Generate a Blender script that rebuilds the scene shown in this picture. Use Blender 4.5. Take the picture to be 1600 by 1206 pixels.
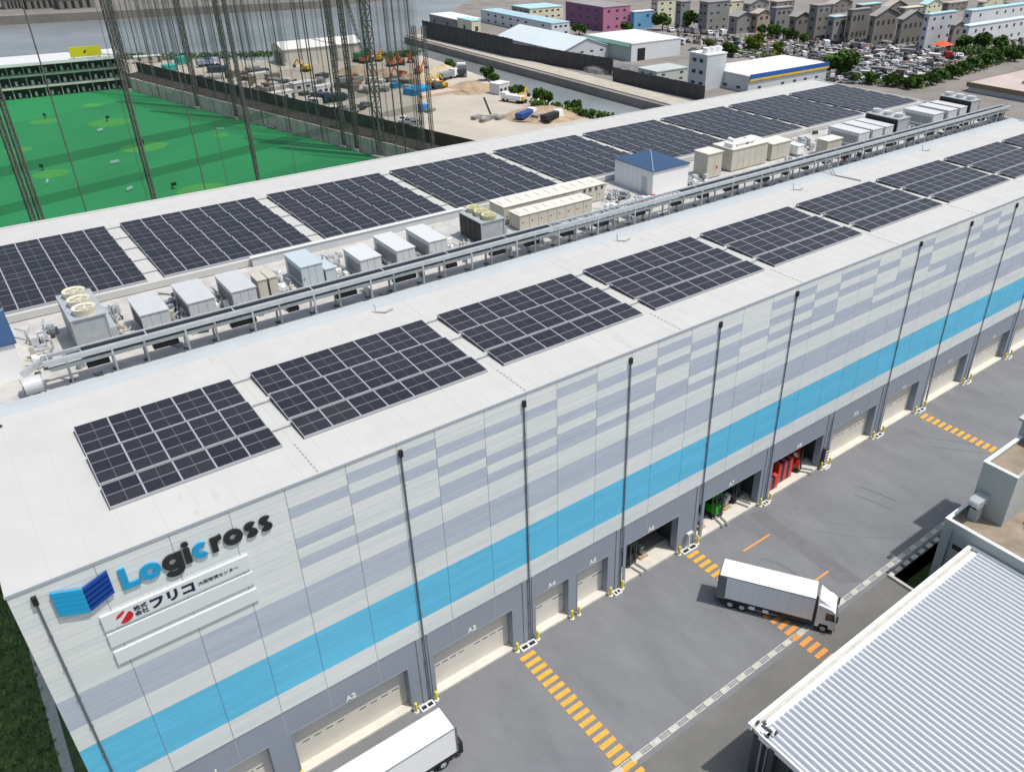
import bpy, bmesh, math, random
from mathutils import Vector, Matrix
random.seed(7)
R = math.radians
for o in list(bpy.data.objects): bpy.data.objects.remove(o)
sc = bpy.context.scene
col = sc.collection

# ---------------------------------------------------------------- camera
CP = Vector((2.929, -40.222, 54.843)); YAW, PIT, ROL, FPX = 0.892, 0.531, 0.012, 1278.477
PX, PY = 908.72, 580.79
fw = Vector((math.cos(YAW)*math.cos(PIT), math.sin(YAW)*math.cos(PIT), -math.sin(PIT)))
r0 = Vector((math.sin(YAW), -math.cos(YAW), 0)); u0 = r0.cross(fw)
rt = r0*math.cos(ROL) + u0*math.sin(ROL); up = -r0*math.sin(ROL) + u0*math.cos(ROL)
cd = bpy.data.cameras.new('camera'); cam = bpy.data.objects.new('camera', cd); col.objects.link(cam)
cam.matrix_world = Matrix(((rt.x, up.x, -fw.x, CP.x), (rt.y, up.y, -fw.y, CP.y), (rt.z, up.z, -fw.z, CP.z), (0, 0, 0, 1)))
cd.sensor_width = 36; cd.lens = 36*FPX/1600; cd.shift_x = -(PX-800)/1600; cd.shift_y = -(603-PY)/1600
cd.clip_start = 0.5; cd.clip_end = 9000
sc.camera = cam
# ---------------------------------------------------------------- light
SD = Vector((0.27, -0.37, 1.0)).normalized()          # towards the sun
el = math.asin(SD.z); az = math.atan2(SD.x, SD.y)
w = bpy.data.worlds.new('World'); sc.world = w; w.use_nodes = True
nt = w.node_tree; bg = nt.nodes['Background']
sky = nt.nodes.new('ShaderNodeTexSky'); sky.sky_type = 'NISHITA'; sky.sun_disc = False
sky.sun_elevation = el; sky.sun_rotation = az; sky.air_density = 1.2; sky.dust_density = 3.0
nt.links.new(sky.outputs[0], bg.inputs[0]); bg.inputs[1].default_value = 0.13
sl = bpy.data.lights.new('sun', 'SUN'); sl.energy = 3.6; sl.angle = R(1.0); sl.color = (1, 0.965, 0.91)
so = bpy.data.objects.new('sun', sl); col.objects.link(so); so.rotation_euler = SD.to_track_quat('Z', 'Y').to_euler()
so.location = (0, 0, 200)
vs = sc.view_settings; vs.view_transform = 'Standard'; vs.look = 'None'; vs.exposure = 0.0; vs.gamma = 1
sc.cycles.transparent_max_bounces = 24

# ---------------------------------------------------------------- geometry helpers
def G(u, v, z=0.0):
    d = fw + rt*((u-PX)/FPX) - up*((v-PY)/FPX); t = (z-CP.z)/d.z
    return CP + d*t
def PJ(p):
    d = Vector(p)-CP; z = d.dot(fw); return PX+FPX*d.dot(rt)/z, PY-FPX*d.dot(up)/z
def along_u(P, D, u):                                  # distance along D from P at which a point stands under column u
    k = (u-PX)/FPX; a = P-CP
    return (k*a.dot(fw)-a.dot(rt))/(D.dot(rt)-k*D.dot(fw))
def along_v(P, D, v):
    k = (PY-v)/FPX; a = P-CP
    return (k*a.dot(fw)-a.dot(up))/(D.dot(up)-k*D.dot(fw))

MATS = {}
def mat(name, c, rough=0.7, var=0.0, scale=1.0, metal=0.0, bump=0.0, c2=None, spec=0.5, stretch=(1, 1, 1), detail=4, bscale=None):
    if name in MATS: return MATS[name]
    m = bpy.data.materials.new(name); m.use_nodes = True; n = m.node_tree.nodes; l = m.node_tree.links
    b = n['Principled BSDF']; b.inputs['Roughness'].default_value = rough; b.inputs['Metallic'].default_value = metal
    b.inputs['Specular IOR Level'].default_value = spec
    b.inputs['Base Color'].default_value = (*c, 1)
    if var or c2 or bump:
        tc = n.new('ShaderNodeTexCoord'); mp = n.new('ShaderNodeMapping'); mp.inputs['Scale'].default_value = stretch
        l.new(tc.outputs['Object'], mp.inputs[0])
        nz = n.new('ShaderNodeTexNoise'); nz.inputs['Scale'].default_value = scale; nz.inputs['Detail'].default_value = detail
        nz.inputs['Roughness'].default_value = 0.65
        l.new(mp.outputs[0], nz.inputs[0])
        if var or c2:
            rp = n.new('ShaderNodeValToRGB'); e = rp.color_ramp.elements
            d = c2 if c2 else tuple(x*(1-var) for x in c)
            e[0].position = 0.32; e[0].color = (*d, 1); e[1].position = 0.68
            e[1].color = (*(c if c2 else tuple(min(1, x*(1+var)) for x in c)), 1)
            l.new(nz.outputs[0], rp.inputs[0]); l.new(rp.outputs[0], b.inputs['Base Color'])
        if bump:
            nb = nz
            if bscale:
                nb = n.new('ShaderNodeTexNoise'); nb.inputs['Scale'].default_value = bscale; l.new(tc.outputs['Object'], nb.inputs[0])
            bp = n.new('ShaderNodeBump'); bp.inputs['Strength'].default_value = bump; bp.inputs['Distance'].default_value = 0.1
            l.new(nb.outputs[0], bp.inputs['Height']); l.new(bp.outputs[0], b.inputs['Normal'])
    MATS[name] = m; return m

class MB:
    def __init__(s): s.v = []; s.f = []; s.mi = []; s.ms = []; s.cur = 0
    def m(s, mt):
        if mt not in s.ms: s.ms.append(mt)
        s.cur = s.ms.index(mt); return s
    def add(s, vs, fs):
        o = len(s.v); s.v += [tuple(v) for v in vs]; s.f += [tuple(i+o for i in f) for f in fs]; s.mi += [s.cur]*len(fs); return s
    def box(s, x0, x1, y0, y1, z0, z1):
        return s.add([(x0, y0, z0), (x1, y0, z0), (x1, y1, z0), (x0, y1, z0), (x0, y0, z1), (x1, y0, z1), (x1, y1, z1), (x0, y1, z1)],
                     [(0, 3, 2, 1), (4, 5, 6, 7), (0, 1, 5, 4), (1, 2, 6, 5), (2, 3, 7, 6), (3, 0, 4, 7)])
    def cbox(s, c, d): return s.box(c[0]-d[0]/2, c[0]+d[0]/2, c[1]-d[1]/2, c[1]+d[1]/2, c[2]-d[2]/2, c[2]+d[2]/2)
    def bar(s, a, b, w, h=None):                       # rectangular bar from a to b
        a = Vector(a); b = Vector(b); h = h or w; d = (b-a).normalized()
        n = Vector((0, 0, 1)) if abs(d.z) < 0.95 else Vector((1, 0, 0))
        x = d.cross(n).normalized()*(w/2); y = x.cross(d).normalized()*(h/2)
        return s.add([a-x-y, a+x-y, a+x+y, a-x+y, b-x-y, b+x-y, b+x+y, b-x+y],
                     [(0, 1, 2, 3), (7, 6, 5, 4), (0, 4, 5, 1), (1, 5, 6, 2), (2, 6, 7, 3), (3, 7, 4, 0)])
    def cyl(s, a, b, r, r2=None, n=12, cap=True):
        a = Vector(a); b = Vector(b); r2 = r if r2 is None else r2; d = (b-a).normalized()
        t = Vector((0, 0, 1)) if abs(d.z) < 0.95 else Vector((1, 0, 0))
        x = d.cross(t).normalized(); y = x.cross(d)
        vs = []
        for i in range(n):
            q = 2*math.pi*i/n; e = x*math.cos(q)+y*math.sin(q); vs += [a+e*r, b+e*r2]
        fs = [(2*i, 2*((i+1) % n), 2*((i+1) % n)+1, 2*i+1) for i in range(n)]
        if cap: fs += [tuple(2*i for i in reversed(range(n))), tuple(2*i+1 for i in range(n))]
        return s.add(vs, fs)
    def prism(s, pts, z0, z1):                         # ground polygon (counter-clockwise)
        n = len(pts); vs = [(p[0], p[1], z0) for p in pts]+[(p[0], p[1], z1) for p in pts]
        return s.add(vs, [tuple(range(n, 2*n)), tuple(reversed(range(n)))]+[(i, (i+1) % n, (i+1) % n+n, i+n) for i in range(n)])
    def xz(s, pts, y0, y1):                            # polygon in the x-z plane, thickness from y0 to y1
        n = len(pts); vs = [(p[0], y0, p[1]) for p in pts]+[(p[0], y1, p[1]) for p in pts]
        return s.add(vs, [tuple(range(n)), tuple(reversed(range(n, 2*n)))]+[(i+n, (i+1) % n+n, (i+1) % n, i) for i in range(n)])
    def yz(s, pts, x0, x1):
        n = len(pts); vs = [(x0, p[0], p[1]) for p in pts]+[(x1, p[0], p[1]) for p in pts]
        return s.add(vs, [tuple(reversed(range(n))), tuple(range(n, 2*n))]+[(i, (i+1) % n, (i+1) % n+n, i+n) for i in range(n)])
    def sphere(s, c, r, n=10, m=6, sz=1.0):
        vs = [(c[0], c[1], c[2]+r*sz)]
        for j in range(1, m):
            for i in range(n):
                a = math.pi*j/m; b = 2*math.pi*i/n
                vs.append((c[0]+r*math.sin(a)*math.cos(b), c[1]+r*math.sin(a)*math.sin(b), c[2]+r*sz*math.cos(a)))
        vs.append((c[0], c[1], c[2]-r*sz)); L = len(vs)-1; fs = []
        for i in range(n):
            k = (i+1) % n; fs.append((0, 1+i, 1+k))
            for j in range(m-2): fs.append((1+j*n+i, 1+(j+1)*n+i, 1+(j+1)*n+k, 1+j*n+k))
            fs.append((1+(m-2)*n+i, L, 1+(m-2)*n+k))
        return s.add(vs, fs)
    def build(s, name, parent=None, smooth=False):
        me = bpy.data.meshes.new(name); me.from_pydata(s.v, [], s.f)
        for mt in s.ms: me.materials.append(mt)
        me.polygons.foreach_set('material_index', s.mi)
        if smooth: me.polygons.foreach_set('use_smooth', [True]*len(s.f))
        me.update(); o = bpy.data.objects.new(name, me); col.objects.link(o)
        if parent: o.parent = parent
        return o
def B(m=None):
    b = MB()
    if m: b.m(m)
    return b
def tag(o, label, cat, group=None, kind=None):
    o['label'] = label
    o['category'] = cat
    if group: o['group'] = group
    if kind: o['kind'] = kind
    return o
def thing(name, label, cat, loc=(0, 0, 0), rz=0, group=None):
    o = bpy.data.objects.new(name, None); o.empty_display_size = 0.3; col.objects.link(o)
    o.location = loc; o.rotation_euler = (0, 0, rz); return tag(o, label, cat, group)
def struct(name, b, label=None):
    o = b.build(name); o['kind'] = 'structure'
    o['label'] = label or name.replace('_', ' '); return o
KIDS = {}
def copy_tree(o, parent=None):
    c = o.copy(); col.objects.link(c)
    if parent: c.parent = parent
    for ch in o.children: copy_tree(ch, c)
    return c
def dup(o, loc, rz=None, label=None, group=None, scale=None):
    c = copy_tree(o); c.location = loc
    if rz is not None: c.rotation_euler = (0, 0, rz)
    if label: c['label'] = label
    if group: c['group'] = group
    if scale: c.scale = scale
    return c
ORD = ['first', 'second', 'third', 'fourth', 'fifth', 'sixth', 'seventh', 'eighth', 'ninth', 'tenth', 'eleventh', 'twelfth',
       'thirteenth', 'fourteenth', 'fifteenth', 'sixteenth', 'seventeenth', 'eighteenth', 'nineteenth', 'twentieth']

# ---------------------------------------------------------------- materials
M_roof = mat('roof_membrane', (0.515, 0.518, 0.490), 0.75, 0.05, 0.35, c2=(0.478, 0.480, 0.455), detail=14)
M_roof2 = mat('service_deck', (0.54, 0.53, 0.50), 0.8, c2=(0.37, 0.36, 0.34), scale=0.7, detail=10)
M_flash = mat('blue_grey_flashing', (0.43, 0.465, 0.48), 0.5, 0.04, 0.3)
M_coping = mat('coping', (0.36, 0.40, 0.45), 0.5)
M_clad = mat('light_grey_cladding', (0.66, 0.70, 0.695), 0.55, 0.03, 0.4, stretch=(1, 1, 6))
M_cladb = mat('blue_grey_cladding', (0.425, 0.480, 0.56), 0.55, 0.025, 0.4, stretch=(1, 1, 6))
M_cyan = mat('cyan_cladding', (0.115, 0.50, 0.74), 0.5, 0.03, 0.4)
M_grey = mat('slate_cladding', (0.26, 0.295, 0.345), 0.55, 0.03, 0.5)
M_joint = mat('joint', (0.42, 0.45, 0.48), 0.8)
M_cream = mat('cream_door', (0.64, 0.61, 0.54), 0.5, 0.03, 0.8)
M_sill = mat('pale_concrete_sill', (0.60, 0.57, 0.50), 0.8, 0.08, 1.2)
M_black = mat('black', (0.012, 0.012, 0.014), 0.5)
M_dark = mat('dark_grey', (0.05, 0.055, 0.06), 0.5)
M_int = mat('dock_interior', (0.045, 0.045, 0.045), 0.8)  # near black colour stands in for the unlit inside of the docks
M_intf = mat('shaded_dock_floor', (0.20, 0.19, 0.17), 0.8, 0.15, 1.0)  # shade of the deep dock floor put into a darker colour
M_steel = mat('galvanised_steel', (0.50, 0.53, 0.54), 0.45, 0.10, 1.5, metal=0.35)
M_steeld = mat('dull_steel', (0.30, 0.33, 0.34), 0.5, 0.15, 2.0, metal=0.3)
M_white = mat('white_paint', (0.82, 0.82, 0.81), 0.4, 0.015, 0.6)
M_whiteg = mat('off_white_panel', (0.60, 0.61, 0.61), 0.45, 0.03, 0.8)
M_unit = mat('pale_grey_unit', (0.50, 0.515, 0.525), 0.5, 0.05, 1.0)
M_beige = mat('beige_unit', (0.50, 0.475, 0.395), 0.55, 0.06, 1.2)
M_fan = mat('aged_cream_plastic', (0.62, 0.59, 0.46), 0.5, 0.1, 2)
M_cell = mat('solar_cell', (0.022, 0.021, 0.026), 0.30, c2=(0.016, 0.016, 0.020), scale=0.35, spec=0.75)
M_frame = mat('aluminium_frame', (0.42, 0.43, 0.46), 0.4, metal=0.4)
M_blueroof = mat('blue_metal_roof', (0.030, 0.070, 0.15), 0.4, 0.06, 1)
M_red = mat('red_paint', (0.55, 0.02, 0.02), 0.4)
M_yel = mat('yellow_paint', (0.80, 0.66, 0.04), 0.5, c2=(0.66, 0.56, 0.10), scale=6)
M_pipe = mat('downpipe_grey', (0.12, 0.135, 0.15), 0.45)
M_asph = mat('blue_grey_asphalt', (0.192, 0.198, 0.207), 0.9, c2=(0.145, 0.150, 0.160), scale=0.30, bump=0.25, detail=10, stretch=(1, 0.45, 1), bscale=8)
M_asph2 = mat('worn_brown_asphalt', (0.172, 0.168, 0.155), 0.9, c2=(0.13, 0.128, 0.12), scale=0.2, bump=0.3, detail=10, bscale=8)
M_patch = mat('asphalt_patch', (0.145, 0.148, 0.15), 0.9, 0.08, 0.8)
M_lane = mat('orange_road_paint', (0.78, 0.30, 0.05), 0.7, c2=(0.55, 0.26, 0.08), scale=3)
M_laney = mat('amber_road_paint', (0.76, 0.39, 0.035), 0.7, c2=(0.66, 0.30, 0.05), scale=2)
M_kerb = mat('kerb_concrete', (0.46, 0.45, 0.40), 0.85, 0.15, 2)
M_conc = mat('yard_concrete', (0.50, 0.455, 0.38), 0.9, c2=(0.38, 0.34, 0.28), scale=0.045, detail=12)
M_lot = mat('gravel_lot', (0.27, 0.245, 0.22), 0.95, c2=(0.17, 0.155, 0.14), scale=0.08, detail=12)
M_embank = mat('embankment_concrete', (0.50, 0.47, 0.39), 0.9, c2=(0.36, 0.335, 0.275), scale=0.25, detail=10)
M_quay = mat('dark_quay_wall', (0.055, 0.05, 0.042), 0.9, 0.3, 0.5)
M_soil = mat('soil', (0.36, 0.27, 0.18), 0.95, 0.25, 0.4, bump=0.5)
M_grass = mat('grass', (0.10, 0.17, 0.045), 0.9, c2=(0.035, 0.065, 0.018), scale=0.9, detail=10, bump=0.5)
M_leaf = mat('foliage', (0.080, 0.150, 0.025), 0.8, c2=(0.035, 0.080, 0.016), scale=0.8, spec=0.2)
M_leafy = mat('yellow_green_foliage', (0.16, 0.20, 0.03), 0.8, c2=(0.09, 0.13, 0.02), scale=0.8, spec=0.2)
M_bark = mat('bark', (0.10, 0.075, 0.05), 0.9)
M_turf = mat('artificial_turf', (0.016, 0.27, 0.085), 0.9, c2=(0.014, 0.215, 0.068), scale=0.04, detail=8)
M_turfl = mat('light_putting_green', (0.055, 0.30, 0.055), 0.9, 0.05, 0.2)
M_glass = mat('window_glass', (0.03, 0.035, 0.045), 0.15, spec=0.7)
M_rubber = mat('rubber', (0.015, 0.015, 0.016), 0.8)

def water_mat():
    m = mat('water', (0.30, 0.32, 0.335), 0.25, c2=(0.17, 0.19, 0.185), scale=0.014, bump=0.3, bscale=0.5, spec=0.5)
    return m
M_water = water_mat()
def net_mat(name, c, a):
    m = bpy.data.materials.new(name); m.use_nodes = True; n = m.node_tree.nodes; l = m.node_tree.links
    n.remove(n['Principled BSDF']); o = n['Material Output']
    d = n.new('ShaderNodeBsdfDiffuse'); d.inputs[0].default_value = (*c, 1); t = n.new('ShaderNodeBsdfTransparent')
    mx = n.new('ShaderNodeMixShader'); mx.inputs[0].default_value = a
    l.new(t.outputs[0], mx.inputs[1]); l.new(d.outputs[0], mx.inputs[2]); l.new(mx.outputs[0], o.inputs[0]); return m
M_net = net_mat('fine_net', (0.16, 0.16, 0.165), 0.12)
M_netf = net_mat('folded_net', (0.115, 0.12, 0.13), 0.42)
M_netd = net_mat('dense_lower_net', (0.06, 0.05, 0.045), 0.88)

# ================================================================ SETTING
H = 24.65                                                # roof height
struct('water', B(M_water).box(-3000, 3000, -3000, 5000, -9, -2.6), 'calm grey green river and canal water')
shore = [G(205, 92), G(300, 93), G(430, 95), G(560, 86), G(640, 82), G(700, 100), G(760, 122), G(830, 150), G(960, 185)]
HX0, HX1, HY0, HY1 = 61.0, 79.0, -24.0, -14.8
land = B(M_conc)
land.prism([(156, HY1), (156, 128)]+[(p.x, p.y) for p in reversed(shore)]+[(30, 330), (-700, 420), (-700, HY1)], -3.5, 0)
land.box(-700, HX0, -900, HY1, -3.5, 0).box(HX1, 156, -900, HY1, -3.5, 0).box(HX0, HX1, -900, HY0, -3.5, 0)
land.m(M_grass).box(HX0, HX1, HY0, HY1, -3.5, -2.4)
struct('ground', land, 'pale concrete yard ground this side of the canal')
far = B(M_lot)
far.prism([(180, -900), (3000, -900), (3000, 1500), (900, 700), (300, 425), (234, 362), (178, 301)], -3.5, 0)
struct('far_ground', far, 'grey brown ground on the far side of the canal')
fb = B(M_lot).prism([(-900, 620), (50, 454), (91, 448.5), (200, 432), (400, 520), (600, 900), (-900, 1500)], -3.5, 1.2)
struct('far_bank', fb, 'far river bank at the top left')
emb = B(M_embank).prism([(180.02, -60), (188, -60), (188, 300), (180.02, 303)], -0.3, 0.35)
emb.m(M_quay).box(178.6, 180, -60, 301, -3.4, -1.2)
struct('embankment_path', emb, 'sunlit concrete embankment along the canal')

yard = B(M_asph).box(-1.3, 156, -14.35, -0.02, -0.5, 0.006)
struct('asphalt_yard', yard, 'blue grey asphalt truck yard in front of the docks')
rd = B(M_asph2).box(-40, HX0-0.1, -60, -14.35, -0.5, 0.004).box(HX1, 156, -60, -14.82, -0.5, 0.004)
struct('access_road', rd, 'worn brownish asphalt road beyond the drain line')
pp = [(1170, 803), (1192, 796), (1235, 828), (1300, 872), (1350, 908), (1312, 912), (1262, 872), (1205, 830)]
pt = [G(*p) for p in reversed(pp)]
struct('asphalt_patch', B(M_patch).prism([(p.x, p.y) for p in pt], 0.0, 0.010), 'darker asphalt repair strip behind the truck')

tm = B(mat('tyre_mark', (0.145, 0.150, 0.157), 0.9, c2=(0.175, 0.18, 0.187), scale=1.5)); rnd = random.Random(5)
for i in range(16):
    cx, cy = rnd.uniform(22, 84), rnd.uniform(-12.5, -4); ln = rnd.uniform(4, 11); a0 = rnd.uniform(-2.3, -0.9); cv = rnd.uniform(-0.10, 0.10); z = 0.014+i*0.0016
    for off in (0, 1.7):
        px_, py_, a = cx-math.sin(a0)*off, cy+math.cos(a0)*off, a0; v_ = []
        for k in range(11):
            nx, ny = -math.sin(a), math.cos(a); v_ += [(px_+nx*0.10, py_+ny*0.10, z), (px_-nx*0.10, py_-ny*0.10, z)]; px_ += math.cos(a)*ln/10; py_ += math.sin(a)*ln/10; a += cv
        if max(q[1] for q in v_) < -0.6 and min(q[1] for q in v_) > -13.4: tm.add(v_, [(2*k, 2*k+1, 2*k+3, 2*k+2) for k in range(10)])
for i in range(90):
    x, y = rnd.uniform(14, 92), rnd.uniform(-13, -0.9); n_ = 8; rr = rnd.choice([0.06, 0.1, 0.14, 0.3]); tm.prism([(x+rr*math.cos(2*math.pi*q/n_)*rnd.uniform(.7, 1.3), y+rr*math.sin(2*math.pi*q/n_)*rnd.uniform(.7, 1.3)) for q in range(n_)], 0, 0.009)
for (ua, va, ub, vb) in ((1005, 915, 1120, 1055), (1060, 905, 1200, 1010), (1250, 640, 1460, 800), (1330, 620, 1500, 720)):
    A, Bq = G(ua, va), G(ub, vb); tm.bar((A.x, A.y, 0.0045), (Bq.x, Bq.y, 0.0045), 0.07, 0.009)
struct('tyre_marks', tm, 'faint dark curved tyre marks on the asphalt')
mk = B()
def crossing(x0, y0, y1, mt, pitch=0.79, wd=0.46, ln=1.45):
    y = y0; mk.m(mt)
    while y > y1:
        sh = random.uniform(-0.02, 0.02)
        mk.prism([(x0+sh, y-wd), (x0+ln+sh, y-wd+0.03), (x0+ln+sh, y), (x0+sh, y-0.03)], 0.0, 0.045); y -= pitch
crossing(28.25, -1.05, -15.5, M_laney)
crossing(47.75, -0.95, -4.6, M_laney); crossing(47.75, -4.9, -18.5, M_lane)
crossing(87.3, -1.2, -11.5, M_laney)
mk.m(M_lane).box(52.6, 56.5, -3.95, -3.75, 0, 0.045).box(54.5, 56.9, -10.7, -10.5, 0, 0.045)
struct('road_marking', mk, 'amber and orange painted stripes on the asphalt')
dr = B(M_kerb); x = 20.0; k = 0
while x < 95:
    L = 0.95
    if k % 2 == 0: dr.m(M_kerb).box(x, x+L-0.04, -13.95, -13.45, 0, 0.05)
    else:
        dr.m(M_steeld).box(x, x+L-0.04, -13.80, -13.60, 0, 0.022)
        dr.m(M_kerb).box(x, x+L-0.04, -13.95, -13.86, 0, 0.035).box(x, x+L-0.04, -13.54, -13.45, 0, 0.035)
    x += L; k += 1
struct('drain_line', dr, 'line of pale kerb blocks and drain grates across the yard')
ret = B(M_kerb).box(60.7, HX0, -24.2, -14.4, -2.4, 0.25).box(HX0, 79, -14.80, -14.4, -2.4, 0.25)
x = 61.3
while x < 77: ret.m(M_dark).box(x, x+0.45, -14.83, -14.37, 0.1, 0.275); x += 1.3
ret.m(M_dark).box(61.1, 61.9, -14.3, -14.0, 0, 0.12).box(62.9, 63.5, -13.2, -12.9, 0, 0.12)
tag(ret.build('retaining_wall'), 'pale kerb topped retaining wall with dark blocks beside the sunken pit', 'wall')
M_blade = mat('grass_blade', (0.16, 0.26, 0.06), 0.8, c2=(0.09, 0.16, 0.035), scale=0.6)
gr = B(M_grass).box(-120, -1.35, -60, 58, -0.5, 0.008)
for i in range(5200):
    px = random.uniform(-13, -3.2); py = random.uniform(0, 46); h = random.uniform(0.12, 0.5); a = random.uniform(0, 6.3); q = random.uniform(0.05, 0.16)
    dx, dy = math.cos(a)*q, math.sin(a)*q
    gr.m(M_blade if i % 3 else M_grass).add([(px-dx, py-dy, 0), (px+dx, py+dy, 0), (px+dy*1.5, py-dx*1.5, h)], [(0, 1, 2)])
gob = gr.build('grass'); tag(gob, 'dark shaded grass verge at the left foot of the warehouse', 'grass', kind='stuff')
struct('path', B(M_kerb).box(-3.3, -2.6, -30, 56, -0.2, 0.06), 'narrow concrete path strip between grass and warehouse')

# ================================================================ WAREHOUSE
wh = thing('warehouse', 'long grey warehouse with cyan band, rooftop solar panels and loading docks', 'warehouse')
XL, XR, YB = -0.9, 137.7, 58.1
DOORS = [(1.2, 8.5, 0), (10.2, 19.0, 0), (21.0, 28.45, 0), (30.8, 34.25, 0), (35.25, 38.65, 0), (40.3, 47.3, 1), (50.0, 59.0, 1), (60.7, 69.1, 1),
         (70.8, 78.8, 0), (81.0, 87.6, 0), (89.9, 98.7, 0), (100.7, 109.6, 0), (111.4, 119.5, 0), (121.4, 129.5, 0)]
DT = 4.55
cl = B(M_grey)
prev = XL
for a, b_, o_ in DOORS:
    cl.box(prev, a, 0.06, 0.85, 0, 7.05); cl.box(a, b_, 0.06, 0.85, DT, 7.05); prev = b_
cl.box(prev, XR, 0.06, 0.85, 0, 7.05)
cl.m(M_joint).box(XL, XR, 0.045, 0.85, 7.05, H-0.105)
cl.box(XL, XL+0.3, 0.85, YB, 0, H-0.12).box(XR-0.3, XR, 0.85, YB, 0, H-0.12).box(XL+0.3, XR-0.3, YB-0.3, YB, 0, H-0.12)
cl.m(M_clad).box(XL-0.04, XL, 0.9, YB, 0, H-0.12).box(XR, XR+0.04, 0.9, YB, 0, H-0.12).box(XL, XR, YB, YB+0.04, 0, H-0.12)
CA = [M_clad, mat('light_cladding_b', (0.635, 0.68, 0.675), 0.5, 0.03, 0.3, stretch=(1, 1, 6)), mat('light_cladding_c', (0.68, 0.705, 0.70), 0.6, 0.03, 0.3, stretch=(1, 1, 6))]
CB = [M_cladb, mat('blue_cladding_b', (0.41, 0.467, 0.55), 0.5, 0.03, 0.3, stretch=(1, 1, 6)), mat('blue_cladding_c', (0.44, 0.49, 0.565), 0.6, 0.03, 0.3, stretch=(1, 1, 6))]
CC = [M_cyan, mat('cyan_cladding_b', (0.112, 0.475, 0.70), 0.45, 0.03, 0.3, stretch=(1, 1, 6))]
# panel grid of the long front
PAT = {0: [], 1: [], 2: [], 3: [], 4: [2, 5, 7], 5: [1, 3, 7], 6: [1, 3, 7], 7: [2, 4, 6, 7], 8: [2, 5, 7], 9: [2, 5, 7], 10: [1, 4, 6, 7], 11: [2, 4, 5, 7],
       12: [2, 4, 5, 7], 13: [1, 3, 6, 7], 14: [2, 4, 5, 7], 15: [2, 4, 5, 7], 16: [4, 7], 17: [1, 3, 5, 7], 18: [1, 3, 5, 7], 19: [2, 4, 5, 7], 20: [1, 3, 6, 7],
       21: [1, 3, 6, 7], 22: [2, 5, 7], 23: [1, 4, 5, 7], 24: [1, 3, 4, 7], 25: [2, 5, 7], 26: [2, 5, 6, 7], 27: [2, 4, 6, 7], 28: [1, 3, 4, 7], 29: [2, 4, 7]}
xs = [XL, 3.0, 6.6, 10.0]
xs = [XL, 3.0, 6.7]+[]
cols = []
edges = [XL, 3.0, 6.7, 9.9]
for k in range(1, 14):
    edges += [10*k+3.1, 10*k+6.9, 10*k+10.35]
edges = [e for e in edges if e < XR-1]+[XR]
zl = [H-0.12, 23.8, 23.0, 22.2, 21.4, 20.6, 19.8, 19.0, 18.2]
for i in range(len(edges)-1):
    a, b_ = edges[i]+0.018, edges[i+1]-0.018
    bl = PAT.get(i, sorted(random.sample(range(1, 7), 3))+[7])
    for r_ in range(8):
        zm = (zl[r_+1]+zl[r_])/2
        for za, zb_ in ((zl[r_+1]+0.014, zm-0.006), (zm+0.006, zl[r_]-0.014)): cl.m(random.choice(CB if r_ in bl else CA)).box(a, b_, 0.0, 0.05, za, zb_)
    z = 18.2
    for zt, zb, n_, mt in ((18.2, 16.6, 2, M_clad), (16.6, 14.25, 3, M_cladb), (14.25, 12.5, 2, M_clad), (12.5, 8.8, 4, M_cyan), (8.8, 7.05, 2, M_clad)):
        h = (zt-zb)/n_
        for q in range(n_*2): cl.m(random.choice({M_clad: CA, M_cladb: CB, M_cyan: CC}[mt])).box(a, b_, 0.0, 0.05, zb+q*h/2+(0.012 if q % 2 == 0 else 0.005), zb+(q+1)*h/2-(0.005 if q % 2 == 0 else 0.012))
for k in range(0, len(edges)-1):                       # vertical joints on the slate base
    cl.m(M_joint).box(edges[k+1]-0.02, edges[k+1]+0.02, 0.045, 0.055, DT+0.02, 7.0)
cl.build('cladding', wh)
# roof: near slab, sloped flashing, sunken service deck, far slab
rf = B(M_roof)
rf.box(XL-0.02, XR+0.02, -0.02, 18.4, H-0.10, H)
rf.m(M_flash).add([(XL, 18.4, H), (XR, 18.4, H), (XR, 19.2, H+0.14), (XL, 19.2, H+0.14), (XL, 19.95, H+0.14), (XR, 19.95, H+0.14), (XR, 19.95, 23.9), (XL, 19.95, 23.9)],
                  [(0, 1, 2, 3), (3, 2, 5, 4), (4, 5, 6, 7)])
rf.m(M_roof2).box(XL, XR, 18.4, 35.0, 23.4, 24.0)
rf.m(M_roof).box(XL-0.06, XR+0.06, 35.0, YB+0.1, H-0.6, H)
rf.m(M_roof).box(XL-0.06, XR+0.06, YB-0.25, YB+0.1, H, H+0.10).box(XL-0.06, XL+0.25, 35.0, YB-0.25, H, H+0.08).box(XR-0.25, XR+0.06, 0, YB-0.25, H, H+0.12)
rf.m(M_coping).box(XL-0.05, XR+0.05, -0.07, -0.025, H-0.14, H+0.015)
rf.build('roof', wh)
M_seam = mat('roof_seam', (0.50, 0.49, 0.46), 0.7); M_seam2 = mat('roof_fixings', (0.30, 0.29, 0.27), 0.7)
Q, g0 = 15.195, 15.271
sm = B(M_seam)
for i in range(0, 9):
    x = g0+Q*i
    if x > XR: break
    sm.m(M_seam).box(x-0.02, x+0.02, -0.05, 18.4, H, H+0.012).box(x-0.02, x+0.02, 35, YB-0.3, H, H+0.012)
    y = 0.2
    while y < 3.8: sm.m(M_seam2).box(x-0.05, x+0.05, y, y+0.16, H, H+0.03); y += 0.42
sm.m(M_seam).box(XL, XR, 16.9, 16.93, H, H+0.010).box(XL, XR, 54.6, 54.65, H, H+0.010)
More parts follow.
